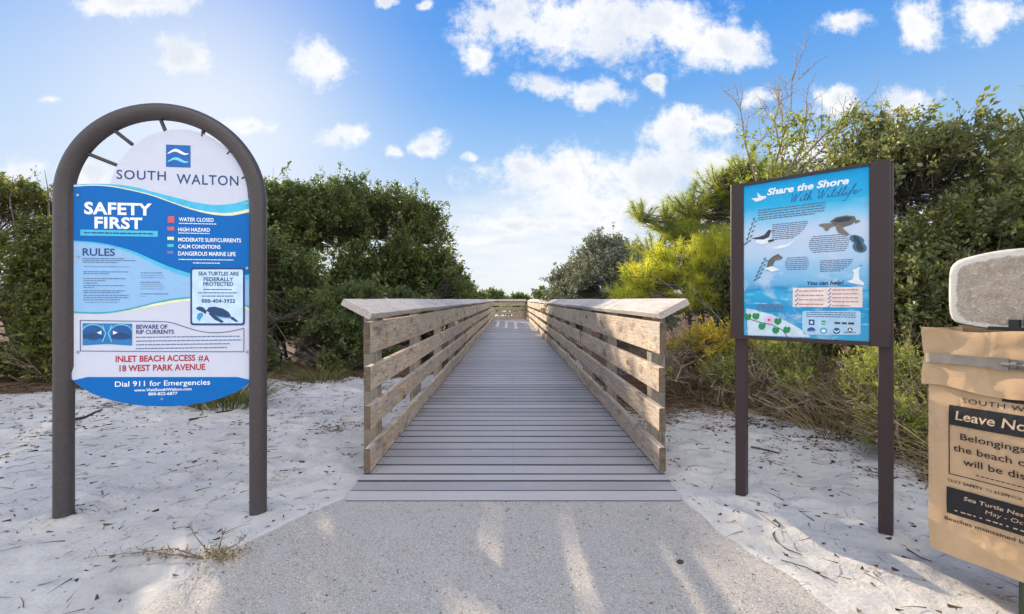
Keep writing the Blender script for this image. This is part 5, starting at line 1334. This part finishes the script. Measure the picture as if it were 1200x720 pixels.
# ------------------------------------------------------------------ debris on the sand
def on_mesh(x, y):
    i = np.clip(np.searchsorted(gx, x) - 1, 0, len(gx) - 2); j = np.clip(np.searchsorted(gy, y) - 1, 0, len(gy) - 2)
    a = (x - gx[i]) / (gx[i + 1] - gx[i]); b = (y - gy[j]) / (gy[j + 1] - gy[j])
    return (Z[j, i] * (1 - a) + Z[j, i + 1] * a) * (1 - b) + (Z[j + 1, i] * (1 - a) + Z[j + 1, i + 1] * a) * b
rng = np.random.default_rng(17); n = 160000
x = rng.uniform(-5.4, 4.2, n); y = rng.uniform(1.15, 6.2, n)
off = np.maximum(path_l(np.minimum(y, 2.6)) - x, x - path_r(np.minimum(y, 2.6)))
cl = fbm(x * 2.2, y * 2.2, 91); cl2 = fbm(x * 6, y * 6, 93)
dens = np.where(x > 0, .05 + .9 * sstep(cl, .50, .66) * sstep(cl2, .4, .6), .05 + .55 * sstep(cl, .50, .64) * sstep(cl2, .42, .6) * sstep(y, 2.0, 4.2)) + .55 * sstep(duff_at(x, y), .15, .7)
ok = (off > .03) & (rng.random(n) < dens * .75); x, y = x[ok], y[ok]; n = len(x)
a = rng.random(n) * 6.283; D = unit(np.stack([np.cos(a), np.sin(a), np.abs(rng.normal(size=n)) * .12], 1)); P = np.stack([x, y, on_mesh(x, y) + .003], 1)
isn = rng.random(n) < .6
L = np.where(isn, rng.uniform(.03, .11, n), rng.uniform(.012, .035, n)); w = np.where(isn, rng.uniform(.002, .0055, n), rng.uniform(.008, .02, n))
v, f = ribbons(P, D, L, rng.normal(size=(n, 3)) * .22 * np.array([1, 1, 0]) + np.array([0, 0, -.03]), w, rng, 3)
M['litter'] = leaf_mat('litter', (.025, .018, .014), (.075, .048, .032), (.20, .13, .08), .05, .8)
# red brown needle litter beside the right railing
n2 = 9000; x2 = rng.uniform(.98, 2.6, n2); y2 = rng.uniform(3.4, 6.0, n2); k2 = rng.random(n2) < np.clip(sstep(y2, 3.5, 4.8) * (.4 + fbm(x2 * 3, y2 * 3, 55)), 0, 1); x2, y2 = x2[k2], y2[k2]; n2 = len(x2)
a2 = rng.random(n2) * 6.283; v2, f2 = ribbons(np.stack([x2, y2, on_mesh(x2, y2) + .004], 1), np.stack([np.cos(a2), np.sin(a2), np.full(n2, .08)], 1), rng.uniform(.06, .16, n2), rng.normal(size=(n2, 3)) * .2 * np.array([1, 1, 0]), rng.uniform(.003, .006, n2), rng, 3)
M['needles'] = leaf_mat('needles', (.06, .032, .018), (.17, .09, .05), (.34, .20, .11), .05, .8)
np_mesh('needle_litter', v2, f2, M['needles'], None, np.repeat(rng.random(n2), 3), kind='stuff', label='red brown fallen needles beside the right railing')
np_mesh('leaf_litter', v, f, M['litter'], None, np.repeat(rng.random(n), 3), kind='stuff', label='dark dead needles and leaf bits scattered over the sand')
# loose grit and bits on the concrete path
n = 420; y = rng.uniform(1.2, 2.35, n); x = path_l(y) + (path_r(y) - path_l(y)) * rng.random(n)
a = rng.random(n) * 6.283; D = np.stack([np.cos(a), np.sin(a), np.full(n, .1)], 1)
v, f = ribbons(np.stack([x, y, np.full(n, .002)], 1), D, rng.uniform(.004, .018, n), rng.normal(size=(n, 3)) * .1 * np.array([1, 1, 0]), rng.uniform(.002, .006, n), rng, 2)
np_mesh('path_grit', v, f, M['litter'], None, np.repeat(rng.random(n), 2), kind='stuff', label='small dark bits lying on the concrete path')

def ground_at(px, py, h=0.0):
    k = (CAM_H - h) * F_PX / (py - VY); return ((px - VX) / F_PX * k, k)
def stick(label, pts, r, mat):
    w = [ground_at(*p) for p in pts]; b = w[0]; root_z = gz(*b); mb = MB(); q = random.Random(int(pts[0][0]))
    path = [(x - b[0], y - b[1], float(on_mesh(np.array([x]), np.array([y]))[0]) - root_z + r * .6 + q.uniform(0, r)) for x, y in w]
    mb.tube(path, [r * (1 - .5 * i / (len(path) - 1)) for i in range(len(path))], 6)
    o = mb.build('stick', mat, None, auto=60); o.location = (b[0], b[1], root_z); o['label'] = label; o['category'] = 'stick'
stick('dark stick lying on the sand behind the left post of the tall sign', [(88, 504), (100, 500), (112, 497), (120, 495)], .013, M['dark_twig'])
stick('bent dark twig on the sand behind the right post of the tall sign', [(222, 501), (240, 496), (256, 491), (272, 486), (290, 483)], .008, M['dark_twig'])
stick('reddish twig lying on the sand right of the deck foot', [(908, 607), (914, 614), (906, 622), (910, 632), (922, 643), (940, 648)], .0035, M['dark_twig'])
stick('thin straight dark stick on the sand beside the right post of the wildlife sign', [(1063, 640), (1078, 650), (1092, 658)], .003, M['dark_twig'])
stick('long faint twig lying on the sand in front of the wildlife sign', [(915, 656), (945, 664), (965, 673), (982, 681)], .0018, M['dark_twig'])
stick('brown root lying on the sand behind the left post of the wildlife sign', [(880, 524), (893, 526), (906, 530), (914, 533)], .007, M['dark_twig'])
# stone on the path
bx, by = ground_at(797, 660); mb = MB()
for k in range(1):
    rings = []
    for j in range(5):
        zz = [0, .003, .007, .010, .0115][j]; rr = [.010, .0125, .012, .008, .003][j]; rings.append([(rr * math.cos(a) * (1 + .15 * math.sin(2 * a + 1)), rr * .8 * math.sin(a), zz) for a in (2 * math.pi * i / 12 for i in range(12))])
    mb.loft(rings)
o = mb.build('stone', plain('dark_stone', (.03, .03, .035), .6), None, auto=60); o.location = (bx, by, .001); o['label'] = 'small black stone lying on the right side of the concrete path'; o['category'] = 'stone'
# dry uprooted weed at the left path edge
bx, by = ground_at(232, 655); bz = gz(bx, by)
lim = [[(bx + .02, by, bz), (bx - .10, by + .01, bz + .03), (bx - .25, by + .0, bz + .02), (bx - .42, by - .02, bz + .012)], [(bx + .05, by, bz + .01), (bx - .02, by + .02, bz + .07), (bx - .06, by + .03, bz + .12)],
       [(bx + .08, by, bz + .01), (bx + .08, by + .02, bz + .06), (bx + .10, by + .02, bz + .11)], [(bx + .06, by, bz), (bx + .14, by + .03, bz + .04), (bx + .17, by + .04, bz + .07)], [(bx, by, bz), (bx - .14, by - .02, bz + .03), (bx - .22, by - .03, bz + .05)], [(bx + .03, by - .01, bz), (bx + .0, by - .05, bz + .03), (bx - .03, by - .06, bz + .05)]]
rng = np.random.default_rng(61); root = thing('dry_weed', 'dry brown uprooted weed at the left edge of the concrete path', 'weed', (bx, by, bz)); parts = []; o_ = np.array([bx, by, bz])
M['weed_twig'] = bark_mat('weed_twig', (.10, .065, .045), (.24, .165, .115))
for pth in lim:
    pts = [np.array(q) - o_ for q in pth]; parts.append(polyline_segs([pts], .0024, .0010))
    for k in range(16):
        i = int(rng.integers(0, len(pts) - 1)); s_ = pts[i] + (pts[i + 1] - pts[i]) * rng.random(); d = unit(rng.normal(size=3) + np.array([0, 0, .4])); l = rng.uniform(.015, .05)
        e = s_ + d * l; e[2] = max(e[2], .004); parts.append(segs(s_[None], e[None], .0009, .0006))
v, f = cat(parts); np_mesh('stems', v, f, M['weed_twig'], root)
n = 420; c = np.array([.09, 0, .012]); P = c + rng.normal(size=(n, 3)) * np.array([.05, .03, .014]); P[:, 2] = np.abs(P[:, 2]); P2 = np.array([-.12, .0, .02]) + rng.normal(size=(160, 3)) * np.array([.09, .012, .008]); P = np.concatenate([P, P2]); P[:, 2] = np.abs(P[:, 2]) + .003; n = len(P)
v, f = leaf_quads(P, rdir(rng, n), rng.uniform(.008, .018, n), .2, rng); np_mesh('dead_leaves', v, f, M['straw'], root, np.repeat(rng.random(n) * .6, 2))
